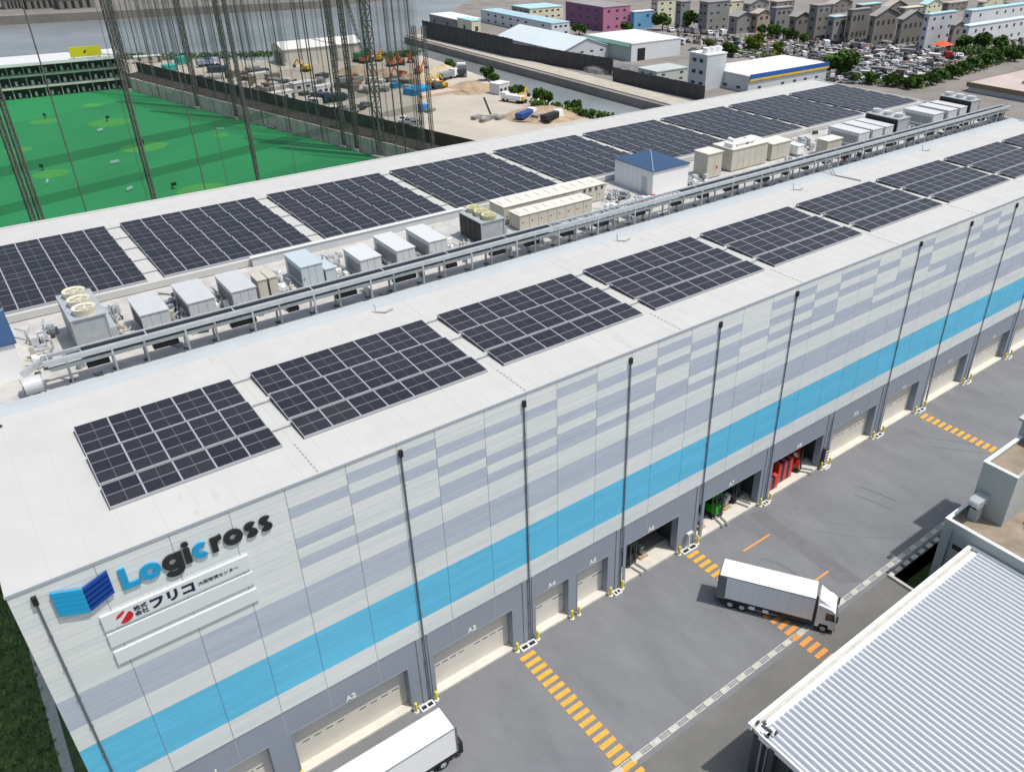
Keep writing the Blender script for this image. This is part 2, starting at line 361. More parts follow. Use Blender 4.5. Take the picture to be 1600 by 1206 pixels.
for i in range(60):
    x, y = random.uniform(0, 12), random.uniform(1.0, 17.5)
    if x > 4.2 and y > 3: continue
    sm.m(M_seam).box(x, x+random.uniform(.05, .16), y, y+random.uniform(.04, .12), H, H+0.006)
M_lap = mat('membrane_lap', (0.47, 0.473, 0.448), 0.75)
x = 1.1
while x < XR:
    sm.m(M_lap).box(x, x+0.035, 0.05, 18.35, H, H+0.005); sm.box(x+0.4, x+0.435, 35, YB-0.3, H, H+0.005); x += 1.9
M_st = mat('membrane_stain', (0.455, 0.455, 0.425), 0.8, c2=(0.50, 0.503, 0.475), scale=2.5)
for i in range(70):
    x, y = random.uniform(0, XR), random.choice([random.uniform(0.5, 3.5), random.uniform(14.3, 18), random.uniform(52.5, 57)]); n_ = 9; rr = random.uniform(0.06, 0.22); st = random.uniform(2, 5)
    sm.m(M_st).prism([(x+rr*math.cos(2*math.pi*q/n_)*random.uniform(.7, 1.2), y+rr*st*math.sin(2*math.pi*q/n_)*random.uniform(.7, 1.2)) for q in range(n_)], H, H+0.007+i*0.00004)
sm.build('roof_seam', wh)
# docks
M_slot = mat('door_window', (0.06, 0.065, 0.07), 0.3)
for i, (a, b_, op) in enumerate(DOORS):
    s_ = B(M_sill).box(a+0.01, b_-0.01, -0.04, 0.95, 0.0, 0.20); s_.build('door_sill', wh)
    if not op:
        d = B(M_cream)
        for q in range(7): d.box(a+0.02, b_-0.02, 0.78, 0.86, 0.22+q*0.62, 0.22+q*0.62+0.605)
        d.m(M_joint).box(a, b_, 0.80, 0.84, 0.2, DT)
        W_ = b_-a; zz = 2.2
        n_ = 4 if W_ > 5 else 2
        for side in (0, 1):
            for q in range(n_):
                c_ = a+W_*(0.10+0.10*q*(1 if n_ == 4 else 1.6)) if side == 0 else b_-W_*(0.10+0.10*q*(1 if n_ == 4 else 1.6))
                d.m(M_slot).box(c_-0.26, c_+0.26, 0.772, 0.79, zz, zz+0.09)
        d.build('dock_door', wh)
    else:
        n = B(M_sill).box(a-0.5, b_+0.5, 0.95, 1.9, 0.0, 0.20).m(M_intf).box(a-0.5, b_+0.5, 1.9, 13, 0.0, 0.20)  # floor painted pale where sun reaches in, darker in the shade behind
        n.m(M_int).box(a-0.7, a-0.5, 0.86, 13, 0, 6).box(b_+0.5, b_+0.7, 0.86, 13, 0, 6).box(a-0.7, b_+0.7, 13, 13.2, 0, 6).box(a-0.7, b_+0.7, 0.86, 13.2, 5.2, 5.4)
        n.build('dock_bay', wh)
        B(M_cream).cyl((a+0.05, 1.15, 4.75), (b_-0.05, 1.15, 4.75), 0.22).build('rolled_shutter', wh)
    B(M_grey).box(a-0.10, a-0.003, 0.035, 0.058, 0, DT+0.08).box(b_+0.003, b_+0.10, 0.035, 0.058, 0, DT+0.08).box(a-0.003, b_+0.003, 0.035, 0.058, DT+0.003, DT+0.08).build('door_frame', wh)
# downpipes
for k in [0, 2, 3, 4, 5, 6, 7, 8, 9, 10, 11, 12, 13]:
    x = 10*k+(0.55 if k == 2 else 0.15)
    zt = H-0.35 if k != 7 else 7.0
    p_ = B(M_pipe).cyl((x, -0.09, 0.1), (x, -0.09, zt-0.5), 0.052, n=10)
    if k != 7:
        p_.m(M_black).box(x-0.12, x+0.12, -0.22, -0.005, zt-0.75, zt-0.25)
    z = 2.0
    while z < zt-1: p_.m(M_pipe).box(x-0.08, x+0.08, -0.16, -0.003, z, z+0.05); z += 2.4
    p_.build('downpipe', wh)
    B(M_grey).box(x-0.62, x-0.28, 0.0, 0.058, 0, 7.04).box(x+0.28, x+0.62, 0.0, 0.058, 0, 7.04).build('pilaster', wh)

# ---------------------------------------------------------------- lettering
def text_mesh(s, size, offset=0.0, extrude=0.05):
    c = bpy.data.curves.new('t', 'FONT'); c.body = s; c.size = size; c.offset = offset; c.extrude = extrude; c.resolution_u = 6
    o = bpy.data.objects.new('t', c); col.objects.link(o)
    dg = bpy.context.evaluated_depsgraph_get(); me = bpy.data.meshes.new_from_object(o.evaluated_get(dg))
    bpy.data.objects.remove(o); me.materials.clear()
    return me
def put_text(s, name, x0, x1, z0, y, mt, parent=None, offset=0.0, extrude=0.05, zh=None, size=1.0):
    me = text_mesh(s, size, offset, extrude)
    xs_ = [v.co.x for v in me.vertices]; ys_ = [v.co.y for v in me.vertices]
    a, b_ = min(xs_), max(xs_); c_, d_ = min(ys_), max(ys_)
    sx = (x1-x0)/(b_-a); sz = sx if zh is None else zh/(d_-c_)
    for v in me.vertices: v.co = Vector((x0+(v.co.x-a)*sx, y-v.co.z, z0+(v.co.y-c_)*sz))
    me.materials.append(mt); o = bpy.data.objects.new(name, me); col.objects.link(o)
    if parent: o.parent = parent
    return o
M_lc = mat('sign_cyan', (0.01, 0.30, 0.56), 0.45); M_lk = mat('sign_charcoal', (0.018, 0.022, 0.022), 0.35); M_ln = mat('sign_navy_blue', (0.004, 0.055, 0.31), 0.35)
ls = thing('building_sign', 'large raised cyan and charcoal letters reading Logicross at the wall corner', 'sign', (3.9, -0.1, 22.2))
def ribbon(b, pts, w_, y0, y1, closed=False):
    n = len(pts); L_, R_ = [], []
    for i in range(n):
        p = Vector(pts[i]); q = Vector(pts[(i+1) % n]) if (closed or i < n-1) else None; o = Vector(pts[i-1]) if (closed or i > 0) else None
        d1 = (p-o).normalized() if o is not None else (q-p).normalized(); d2 = (q-p).normalized() if q is not None else d1
        m = (d1+d2).normalized(); nn = Vector((-m.y, m.x)); k = (w_/2)/max(0.35, nn.dot(Vector((-d1.y, d1.x)))); L_.append(p+nn*k); R_.append(p-nn*k)
    v = []
    for i in range(n): v += [(L_[i].x, y0, L_[i].y), (R_[i].x, y0, R_[i].y), (L_[i].x, y1, L_[i].y), (R_[i].x, y1, R_[i].y)]
    f = []
    for i in range(n if closed else n-1):
        j = (i+1) % n; a, c = 4*i, 4*j
        f += [(a, a+1, c+1, c), (a+2, c+2, c+3, a+3), (a, c, c+2, a+2), (a+1, a+3, c+3, c+1)]
    if not closed: f += [(0, 2, 3, 1), (4*(n-1), 4*(n-1)+1, 4*(n-1)+3, 4*(n-1)+2)]
    b.add(v, f)
def arc(cx, cz, rx, rz_, a0, a1, n=22):
    return [(cx+rx*math.cos(R(a0+(a1-a0)*i/n)), cz+rz_*math.sin(R(a0+(a1-a0)*i/n))) for i in range(n+1)]
SW = 0.335
def letter(ch, x0, wdt, mt):
    b = B(mt); y0, y1 = -0.04, 0.07; r_ = wdt/2-SW/2; cz = 0.53; rz_ = 0.53-SW/2; cx = x0+wdt/2
    if ch == 'L': ribbon(b, [(x0+SW/2, 1.42), (x0+SW/2, SW/2), (x0+wdt, SW/2)], SW, y0, y1)
    if ch == 'o': ribbon(b, arc(cx, cz, r_, rz_, 0, 360, 26)[:-1], SW, y0, y1, True)
    if ch == 'c': ribbon(b, arc(cx, cz, r_, rz_, 48, 312), SW, y0, y1)
    if ch == 'g':
        ribbon(b, arc(cx, cz, r_, rz_, 0, 360, 26)[:-1], SW, y0, y1, True)
        ribbon(b, [(x0+wdt-SW/2+0.02, 1.05), (x0+wdt-SW/2+0.02, 0.0)]+arc(cx+0.01, -0.05, r_, 0.28, -12, -165, 12), SW*0.92, y0-0.006, y1+0.006)
    if ch == 'i':
        b.xz([(x0, 0), (x0+SW, 0), (x0+SW, 1.04), (x0, 1.04)], y0, y1); b.xz(oval(x0+SW/2, 1.33, 0.19, 0.17, 0), y0, y1)
    if ch == 'r':
        b.xz([(x0, 0), (x0+SW, 0), (x0+SW, 1.04), (x0, 1.04)], y0, y1); ribbon(b, arc(x0+wdt*0.86, 0.52, wdt*0.60, 0.40, 165, 88, 10), SW*0.95, y0-0.006, y1+0.006)
    if ch == 's':
        q = arc(cx, 0.77, r_*0.92, 0.155, 25, 262, 14)+arc(cx, 0.29, r_*0.92, 0.155, 82, -155, 14); ribbon(b, q, SW*0.86, y0, y1)
    return b
def oval(cx, cz, a, b_, rot, lo=0, hi=2*math.pi, n=20):
    pts = []
    for i in range(n+1 if hi-lo < 6 else n):
        q = lo+(hi-lo)*i/n; x, z = a*math.cos(q), b_*math.sin(q)
        pts.append((cx+x*math.cos(rot)-z*math.sin(rot), cz+x*math.sin(rot)+z*math.cos(rot)))
    return pts
for ch, xa, wd_, dk in [('L', 0.0, 0.86, 0), ('o', 0.90, 1.08, 0), ('g', 2.06, 1.06, 1), ('i', 3.22, 0.3, 1), ('c', 3.64, 0.96, 0), ('r', 4.66, 0.70, 1), ('o', 5.34, 1.08, 1), ('s', 6.50, 0.80, 1), ('s', 7.36, 0.80, 1)]:
    letter(ch, xa, wd_, M_lk if dk else M_lc).build('letter', ls)
em = thing('logo_sign', 'folded sheet emblem, cyan left half and striped dark blue right half', 'sign', (0.8, -0.1, 22.0))
e = B(M_lc)
def quadL(t0, t1):   # band of the left half between fractions of its height
    def P(x, t): zt = 23.92 if x == 0 else 23.42; zb = 22.28 if x == 0 else 21.75; return (0.03 if x == 0 else 1.36, zt+(zb-zt)*t-22.0)
    e.xz([P(0, t1), P(1, t1), P(1, t0), P(0, t0)], -0.12, 0.04)
for q in range(5): quadL(q*0.2, q*0.2+0.185)
e.xz([(0.05, 0.3), (1.34, -0.23), (1.34, 1.40), (0.05, 1.90)], -0.06, 0.04)
e.build('cyan_half', em)
e = B(M_ln)
for q in range(5):
    t0, t1 = q*0.205, q*0.205+0.125
    f = lambda x, t: ((1.38, 23.42+(21.75-23.42)*t-22.0) if x == 0 else (2.66, 23.92+(22.33-23.92)*t-22.0))
    e.xz([f(0, t1), f(1, t1), f(1, t0), f(0, t0)], -0.12, 0.04)
e.build('striped_half', em)
M_board = mat('board_face', (0.64, 0.68, 0.68), 0.5)
def board(z0, z1, label):
    t = thing('tenant_board', label, 'sign', (2.4, -0.02, z0), group='long tenant name boards')
    B(M_board).box(0, 7.88, -0.13, 0.03, 0, z1-z0).build('board_panel', t); return t
b1 = board(20.05, 21.1, 'long white board with a red logo and dark Japanese lettering, top of three')
board(18.82, 19.76, 'blank pale board between the lettered one and the lowest')
board(17.46, 18.40, 'blank pale board lowest of the three, above the blue grey band')
M_navy = mat('navy_ink', (0.012, 0.012, 0.05), 0.5); M_redl = mat('logo_red', (0.55, 0.01, 0.02), 0.5)
def oval(cx, cz, a, b_, rot, lo=0, hi=2*math.pi, n=20):
    pts = []
    for i in range(n+1 if hi-lo < 6 else n):
        q = lo+(hi-lo)*i/n; x, z = a*math.cos(q), b_*math.sin(q)
        pts.append((cx+x*math.cos(rot)-z*math.sin(rot), cz+x*math.sin(rot)+z*math.cos(rot)))
    return pts
lg = B(M_redl); lg.xz(oval(1.12, 0.42, 0.40, 0.34, 0.5, -2.9, 0.55), -0.155, -0.125); lg.xz(oval(0.92, 0.72, 0.30, 0.09, 0.62), -0.155, -0.125)
lg.build('red_logo', b1)
put_text('株式', 'lettering', 1.58, 2.28, 0.55, -0.142, M_navy, b1, 0.012, 0.01)
put_text('会社', 'lettering', 1.58, 2.28, 0.17, -0.142, M_navy, b1, 0.012, 0.01)
put_text('フリコ', 'lettering', 2.42, 4.75, 0.17, -0.142, M_navy, b1, 0.05, 0.01, zh=0.72)
put_text('大阪物流センター', 'lettering', 4.95, 7.2, 0.38, -0.142, M_navy, b1, 0.01, 0.01)
for i, (a, b_, op) in enumerate(DOORS[:13]):
    c_ = (a+b_)/2-0.1; o = put_text('A%d' % (i+1), 'dock_number', c_-0.36, c_+0.44, DT+0.16, 0.035, M_white, wh, 0.03, 0.01)

# ---------------------------------------------------------------- dock furniture
def bollard_at(x, y, label):
    t = thing('bollard', label, 'bollard', (x, y, 0), group='yellow bollards guarding the dock doors')
    B(M_yel).cyl((0, 0, 0.08), (0, 0, 0.95), 0.12, n=12).cyl((0, 0, 0.95), (0, 0, 1.02), 0.12, 0.06, n=12).build('post', t)
    B(M_white).cyl((0, 0, 0), (0, 0, 0.08), 0.2, n=12).build('base', t); return t
dn = ['door A%d' % (i+1) for i in range(14)]
for i, (a, b_, op) in enumerate(DOORS):
    bollard_at(a-0.12, -0.34, 'yellow post bollard at the left jamb of dock %s' % dn[i])
    bollard_at(b_+0.12, -0.34, 'yellow post bollard at the right jamb of dock %s' % dn[i])
def basin(x0, x1, label):
    t = thing('drain_basin', label, 'drain', (x0, -0.45, 0), group='white edged drain basins under the downpipes')
    L = x1-x0
    B(M_white).box(0, L, -0.28, -0.2, 0, 0.16).box(0, L, 0.2, 0.28, 0, 0.16).box(0, 0.1, -0.2, 0.2, 0, 0.16).box(L-0.1, L, -0.2, 0.2, 0, 0.16).box(L*0.45, L*0.55, -0.2, 0.2, 0, 0.14).build('rim', t)
    B(M_black).box(0.1, L*0.45, -0.2, 0.2, 0, 0.05).box(L*0.55, L-0.1, -0.2, 0.2, 0, 0.05).build('grate', t)
for i in range(13):
    a = DOORS[i][1]+0.42; b_ = DOORS[i+1][0]-0.42
    if b_-a > 0.5: basin(a, b_, 'white edged drain basin on the ground between dock doors A%d and A%d' % (i+1, i+2))

# ================================================================ SOLAR ARRAYS
MW, MD = 1.97, 1.10
def cell_mat():
    m = mat('solar_cell', (0.022, 0.021, 0.026), 0.30, spec=0.8, var=0.001)
    nt_ = m.node_tree; bs = nt_.nodes['Principled BSDF']; oi = nt_.nodes.new('ShaderNodeObjectInfo'); rp = nt_.nodes.new('ShaderNodeValToRGB')
    rp.color_ramp.elements[0].color = (0.013, 0.0125, 0.016, 1); rp.color_ramp.elements[1].color = (0.021, 0.019, 0.022, 1)
    mr = nt_.nodes.new('ShaderNodeMapRange'); mr.inputs[3].default_value = 0.36; mr.inputs[4].default_value = 0.46
    nt_.links.new(oi.outputs['Random'], rp.inputs[0]); nt_.links.new(rp.outputs[0], bs.inputs['Base Color']); nt_.links.new(oi.outputs['Random'], mr.inputs[0]); nt_.links.new(mr.outputs[0], bs.inputs['Roughness'])
    return m
MATS.pop('solar_cell', None); M_cell = cell_mat(); M_frame2 = mat('dim_cell_line', (0.225, 0.225, 0.25), 0.5)
M_frame = mat('bright_aluminium', (0.40, 0.405, 0.435), 0.45)
pm = B(M_frame).box(0.004, 0.038, 0.012, MD-0.012, 0.10, 0.147).box(MW-0.038, MW-0.004, 0.012, MD-0.012, 0.10, 0.147)
pm.m(M_frame2).box(0.038, MW-0.038, 0.012, MD-0.012, 0.10, 0.14)
pm.m(M_cell).box(0.055, MW/2-0.010, 0.045, MD-0.04, 0.135, 0.145).box(MW/2+0.010, MW-0.055, 0.045, MD-0.04, 0.135, 0.145)
p0 = pm.build('solar_panel'); PANEL = p0.data; bpy.data.objects.remove(p0)
RAILS = {}
def array(x0, y0, ncol, rows, label, group, th=R(3.2), gap=0.44):
    t = thing('solar_array', label, 'solar panels', (x0, y0, H), group=group); y = 0
    for ri, n in enumerate(rows):
        dep = n*MD; L = ncol*MW
        b = B(M_frame).box(0, L, -0.05, -0.004, -0.03, 0.15)
        for q in range(n+1): b.box(0, L, q*MD-0.02 if q else 0, min(q*MD+0.04, dep), 0.0, 0.095)
        for q in range(ncol+1):
            xq = min(max(q*MW-0.03, 0.02), L-0.08); b.box(xq, xq+0.06, 0.06, 0.12, -0.05, 0.0); b.box(xq, xq+0.06, dep-0.12, dep-0.06, -0.05-dep*math.tan(th), 0.0)
        for xa in (0.0, L-0.03): b.m(M_dark).add([(xa, 0.02, -0.02), (xa+0.03, 0.02, -0.02), (xa+0.03, dep-0.02, -0.02), (xa, dep-0.02, -0.02), (xa, dep-0.02, -0.05-dep*math.tan(th)), (xa+0.03, dep-0.02, -0.05-dep*math.tan(th)), (xa, 0.02, -0.09), (xa+0.03, 0.02, -0.09)], [(0, 3, 4, 6), (1, 7, 5, 2), (0, 6, 7, 1), (3, 2, 5, 4), (6, 4, 5, 7), (0, 1, 2, 3)])  # dark side wedges stand in for the shadow under the tilted strip
        key = (ncol, n)
        if key not in RAILS: RAILS[key] = b.build('mounting_rails').data; r = bpy.data.objects['mounting_rails'] if False else None
        r = bpy.data.objects.new('panel_row', RAILS[key]); col.objects.link(r); r.parent = t
        r.location = (0, y, 0.06); r.rotation_euler = (th, 0, 0)
        for i in range(ncol):
            for j in range(n):
                p = bpy.data.objects.new('solar_panel', PANEL); col.objects.link(p); p.parent = r; p.location = (i*MW, j*MD, 0)
        if x0 > 5:
            B(M_steeld).box(-1.35, 0.02, dep-0.3, dep-0.18, 0.02, 0.09).build('cable_link', t).location = (0, y, 0)
        y += dep*math.cos(th)+gap
    return t
near_y, far_y = 3.93, 35.5
nl = 'solar array on the near roof edge, %s from the left'
array(4.72, near_y, 5, [2, 3, 3], 'short solar array five panels wide, nearest the building corner sign', 'solar arrays along the near roof edge')
for i in range(1, 9):
    x0 = g0+Q*(i-1)+0.70
    if x0+13.8 > XR: break
    array(x0, near_y, 7, [2, 3, 3], 'wide '+nl % ORD[i], 'solar arrays along the near roof edge')
for i in range(0, 9):
    x0 = g0+Q*(i-1)+0.70
    if x0+13.8 > XR: break
    array(x0, far_y, 7, [2, 3, 3, 3, 3], 'deep solar array behind the rooftop machines, %s from the left in the far row' % ORD[i], 'solar arrays along the far roof edge', gap=0.20)
for nm in [o for o in bpy.data.objects if o.name.startswith('mounting_rails')]: bpy.data.objects.remove(nm)

# ================================================================ ROOFTOP EQUIPMENT
F = 24.0
def ac(name, label, x0, x1, y0, y1, zt, mt, group=None, cat='air conditioner', grille=True, over=0.06):
    t = thing(name, label, cat, (x0, y0, F), group=group); L, D, h = x1-x0, y1-y0, zt-F
    b = B(mt).box(0, L, 0, D, 0.28, h-0.08); b.build('casing', t)
    B(mt).box(-over, L+over, -over, D+over, h-0.08, h).build('top_panel', t)
    s_ = B(M_steeld)
    for xx in (0.05, L-0.2):
        s_.box(xx, xx+0.15, 0.02, D-0.02, 0, 0.28)
    s_.build('skid', t)
    if grille:
        g = B(M_dark)
        nn = int((D-0.6)/0.22)
        for q in range(nn): g.box(-0.012, 0.004, 0.3+q*0.22, 0.3+q*0.22+0.10, 0.6, h-0.5)
        g.build('grille', t)
        g = B(M_steeld)
        for q in range(1, 3): g.box(L*q/3-0.015, L*q/3+0.015, -0.012, 0.004, 0.3, h-0.1)
        g.box(0.1, 0.25, -0.03, 0.004, 1.0, 1.25); g.build('door_seam', t)
        pb = B(M_steel)
        yy = D*0.7
        pb.cyl((L, yy, 0.8), (L+0.5, yy, 0.8), 0.09, n=8).cyl((L+0.5, yy, 0.8), (L+0.5, yy, 0.1), 0.09, n=8)
        pb.cyl((L, yy-0.5, 1.1), (L+0.35, yy-0.5, 1.1), 0.07, n=8).cyl((L+0.35, yy-0.5, 1.1), (L+0.35, yy-0.5, 0.05), 0.07, n=8)
        pb.build('pipework', t)
    return t
acg = 'pale box shaped air conditioning units in a row on the roof'
acs = [(11.79, 13.83, 25.0, 28.9, 'pale grey box unit just right of the cream fan chiller'), (15.3, 17.37, 25.0, 29.5, 'pale grey box unit second right of the cream fan chiller'),
       (18.75, 20.7, 25.05, 29.4, 'pale grey box unit left of the small beige cabinets'), (30.0, 32.0, 24.9, 28.5, 'short pale box unit right of the light blue unit'),
       (33.6, 35.45, 24.95, 29.7, 'long pale box unit in the middle of three left of the dark sided tower'), (37.05, 38.95, 25.1, 29.75, 'long pale box unit just left of the dark sided tower')]
for i, (a, b_, c_, d_, lb) in enumerate(acs): ac('rooftop_unit', lb, a, b_, c_, d_, 26.3, M_unit if i < 3 else M_whiteg, acg)
ac('rooftop_unit', 'light blue topped box unit between beige cabinets and short pale unit', 25.2, 27.15, 26.6, 30.45, 26.3, mat('light_blue_unit', (0.46, 0.53, 0.555), 0.5), acg)
ac('control_cabinet', 'small pale blue cabinet against the light blue unit', 27.3, 28.25, 26.5, 28.6, 25.6, MATS['light_blue_unit'], grille=False, cat='cabinet')
ac('beige_cabinet', 'narrow beige cabinet left of a matching one beside the box units', 21.1, 21.85, 25.6, 27.4, 26.5, M_beige, 'pair of narrow beige cabinets', 'cabinet', False)
ac('beige_cabinet', 'narrow beige cabinet right of its matching one, near the light blue unit', 22.05, 22.75, 25.6, 27.4, 26.5, M_beige, 'pair of narrow beige cabinets', 'cabinet', False)
for a, b_, lb in ((104.9, 107.4, 'white topped far unit, first of the three before the first dark unit'), (108.2, 110.6, 'white topped far unit, second before the first dark unit'), (111.2, 113.2, 'white topped far unit touching the first dark sided unit'),
                  (123.8, 126.6, 'white topped far unit just past the first dark unit'), (128.0, 130.5, 'white topped far unit midway between the dark units'), (131.4, 133.4, 'white topped far unit touching the last dark unit')):
    ac('rooftop_unit', lb, a, b_, 25.3, 30.5, 26.2, M_whiteg, acg)

def chiller(label, x0, x1, y0, y1, zt, fans, mt, fmt, dark=False, fr=0.62, fh=0.45):
    t = thing('chiller', label, 'cooling unit', (x0, y0, F), group='fan topped cooling units'); L, D, h = x1-x0, y1-y0, zt-F
    B(mt).box(0.08, L-0.08, 0.08, D-0.08, 0.15, h-0.1).build('casing', t)
    b = B(mt).box(-0.02, L+0.02, -0.02, D+0.02, h-0.1, h)
    for xx in (0, L-0.12):
        for yy in (0, D-0.12): b.box(xx, xx+0.12, yy, yy+0.12, 0, h-0.1)
    b.build('frame', t)
    c = B(M_black if dark else M_steeld)
    n = 4
    if dark: c.box(0.02, 0.078, 0.14, D-0.14, 0.25, h-0.14)
    for q in range(n):
        a = 0.2+q*(D-0.4)/n; c.box(0.0, 0.075, a, a+(D-0.4)/n-0.12, 0.35, h-0.3)
    c.build('side_coil', t)
    for i in range(fans):
        yy = D*(i+0.5)/fans if fans > 1 else D/2
        f = B(fmt).cyl((L*0.5, yy, h), (L*0.5, yy, h+fh), fr, fr*1.10, n=20, cap=False).cyl((L*0.5, yy, h+fh), (L*0.5, yy, h+fh-0.08), fr*1.10, fr*0.8, n=20, cap=False).build('fan_cowl', t, smooth=True)
        g = B(mat('fan_guard_olive', (0.36, 0.345, 0.24), 0.6)).cyl((L*0.5, yy, h+fh-0.14), (L*0.5, yy, h+fh-0.11), fr*0.98, n=20)
        g.m(fmt)
        for q in range(5):
            an = q*1.2566+i; g.bar((L*0.5, yy, h+fh-0.09), (L*0.5+fr*0.8*math.cos(an), yy+fr*0.8*math.sin(an), h+fh-0.09), 0.10, 0.03)
        g.cyl((L*0.5, yy, h+fh-0.12), (L*0.5, yy, h+fh-0.02), 0.14, n=10); g.build('fan', f)
    B(M_steel).box(L+0.05, L+0.5, 0.4, D-0.5, 0.2, h*0.55).cyl((L+0.3, 0.2, 0.5), (L+0.3, D, 0.5), 0.12, n=8).build('pump_box', t)
    return t
chiller('grey chiller with three cream fan cowls nearest the left end of the roof', 7.2, 9.6, 25.0, 30.5, 27.2, 3, M_steel, M_fan, fr=0.75, fh=0.5)
chiller('dark sided cooling tower with three yellowish fan cowls beside the long beige machines', 43.2, 46.0, 25.7, 29.9, 26.6, 3, M_steel, mat('yellowed_plastic', (0.50, 0.49, 0.26), 0.5), True, fr=0.72)
chiller('black sided fan unit, the first of two towards the far end', 113.8, 116.8, 25.0, 30.6, 26.9, 3, M_steel, M_whiteg, True)
chiller('black sided fan unit at the far end of the roof', 134.0, 136.6, 25.0, 30.6, 26.9, 3, M_steel, M_whiteg, True)

def longunit(label, x0, x1, y0, y1, zt, vents):
    t = thing('long_cooling_unit', label, 'cooling unit', (x0, y0, F), group='long beige cooling machines'); L, D, h = x1-x0, y1-y0, zt-F
    B(M_beige).box(0, L, 0, D, 0.1, h-0.05).build('casing', t)
    b = B(mat('pale_beige_top', (0.70, 0.67, 0.59), 0.5, 0.06, 1)).box(-0.08, L+0.08, -0.08, D+0.08, h-0.05, h)
    n = int(L/1.2)
    for q in range(n): b.box(0.3+q*L/n, 0.3+q*L/n+0.5, D*0.25, D*0.75, h, h+0.06)
    b.build('top_panel', t)
    g = B(M_dark)
    n = int(L/1.1)
    for q in range(1, n): g.box(q*L/n-0.012, q*L/n+0.012, -0.01, 0.003, 0.15, h-0.1)
    for q in range(vents): g.box(L-0.6-q*0.85, L-0.25-q*0.85, -0.012, 0.003, h-0.6, h-0.2)
    for q in range(n): g.box(q*L/n+0.3, q*L/n+0.45, -0.02, 0.003, 0.8, 0.92)
    g.build('seams', t)
longunit('lower long beige cooling machine in front, beside the dark sided tower', 48.9, 58.6, 27.3, 29.3, 25.7, 0)
longunit('longer beige cooling machine behind, with black vents at its right end', 48.6, 62.5, 29.8, 32.6, 26.0, 4)

def penthouse(label, x0, x1, y0, y1, zt, door=True):
    t = thing('roof_penthouse', label, 'rooftop hut', (x0, y0, F), group='white huts with blue roofs'); L, D, h = x1-x0, y1-y0, zt-F
    b = B(M_white).box(0, L, 0, D, 0, h-0.12)
    for q in range(1, int(D/0.9)): b.m(M_unit).box(-0.012, 0.003, q*0.9-0.01, q*0.9+0.01, 0.1, h-0.2)
    b.build('wall', t)
    r_ = B(M_blueroof); a, c = -0.15, 0.15
    v = [(a, a, h-0.12), (L+c, a, h-0.12), (L+c, D+c, h-0.12), (a, D+c, h-0.12), (L*0.5, D*0.499, h-0.02), (L*0.5, D*0.501, h-0.02),
         (a, a, h-0.2), (L+c, a, h-0.2), (L+c, D+c, h-0.2), (a, D+c, h-0.2)]
    r_.add(v, [(0, 1, 4), (1, 2, 5, 4), (2, 3, 5), (3, 0, 4, 5), (6, 7, 1, 0), (7, 8, 2, 1), (8, 9, 3, 2), (9, 6, 0, 3), (9, 8, 7, 6)])
    r_.m(mat('blue_ridge', (0.25, 0.38, 0.52), 0.4)).bar((a, a, h-0.1), (L*0.5, D*0.5, h+0.0), 0.09).bar((L*0.5, D*0.5, h+0.0), (L+c, D+c, h-0.1), 0.09)
    r_.build('roof', t)
    if door: B(M_unit).box(-0.03, 0.004, D*0.15, D*0.15+0.9, 0.05, 2.0).build('door', t)
penthouse('white hut with a blue hipped roof midway along the roof', 67.8, 73.6, 27.4, 34.2, 27.1)
penthouse('white hut with a blue roof at the left edge of the photo', -0.3, 3.5, 24.6, 31.0, 27.0, False)
def bigbeige(name, label, x0, x1, y0, y1, zt, pent=None, stain=False):
    t = thing(name, label, 'rooftop cabinet', (x0, y0, F)); L, D, h = x1-x0, y1-y0, zt-F
    B(M_beige).box(0, L, 0, D, 0.12, h-0.1).build('casing', t)
    B(MATS['pale_beige_top']).box(-0.1, L+0.1, -0.1, D+0.1, h-0.1, h).build('top_panel', t)
    g = B(mat('beige_seam', (0.33, 0.30, 0.24), 0.6))
    for q in range(1, max(2, int(L/1.0))): g.box(q*L/max(2, int(L/1.0))-0.015, q*L/max(2, int(L/1.0))+0.015, -0.012, 0.003, 0.15, h-0.15)
    for q in range(1, int(D/0.8)): g.box(-0.012, 0.003, q*0.8-0.012, q*0.8+0.012, 0.15, h-0.15)
    if pent:
        g.m(M_red).box(L*0.6, L*0.6+0.3, -0.015, 0.002, h*0.35, h*0.35+0.35)
    g.build('seams', t); return t, L, D, h
bigbeige('beige_cabinet', 'tall beige cabinet with a small red mark beside the blue roofed hut', 77.6, 80.2, 28.1, 30.4, 27.2, pent=True)
t, L, D, h = bigbeige('power_cabinet', 'large beige power cabinet with white ducts on top', 82.4, 89.2, 28.4, 31.8, 26.9)
d = B(M_white).cyl((1.0, 1.0, h+0.35), (4.6, 1.0, h+0.35), 0.32, n=12).cyl((2.0, 1.0, h+0.3), (2.0, 2.6, h+0.5), 0.28, n=12).box(0.3, 1.0, 0.4, 1.8, h, h+0.5).box(4.6, 6.2, 0.6, 2.4, h, h+0.45)
d.m(M_steeld).box(1.2, 1.35, 0.5, 1.5, h, h+0.3).box(3.4, 3.55, 0.5, 1.5, h, h+0.3); d.build('roof_duct', t)
bigbeige('power_cabinet', 'lower beige power cabinet right of the large one', 90.4, 94.2, 28.6, 31.2, 26.3)
ac('white_cabinet', 'small white cabinet at the end of the beige power cabinets', 94.9, 96.2, 27.8, 29.6, 25.5, M_white, None, 'cabinet', False)
bigbeige('beige_cabinet', 'small beige cabinet before the white topped far units', 98.0, 101.2, 25.4, 27.2, 26.2)

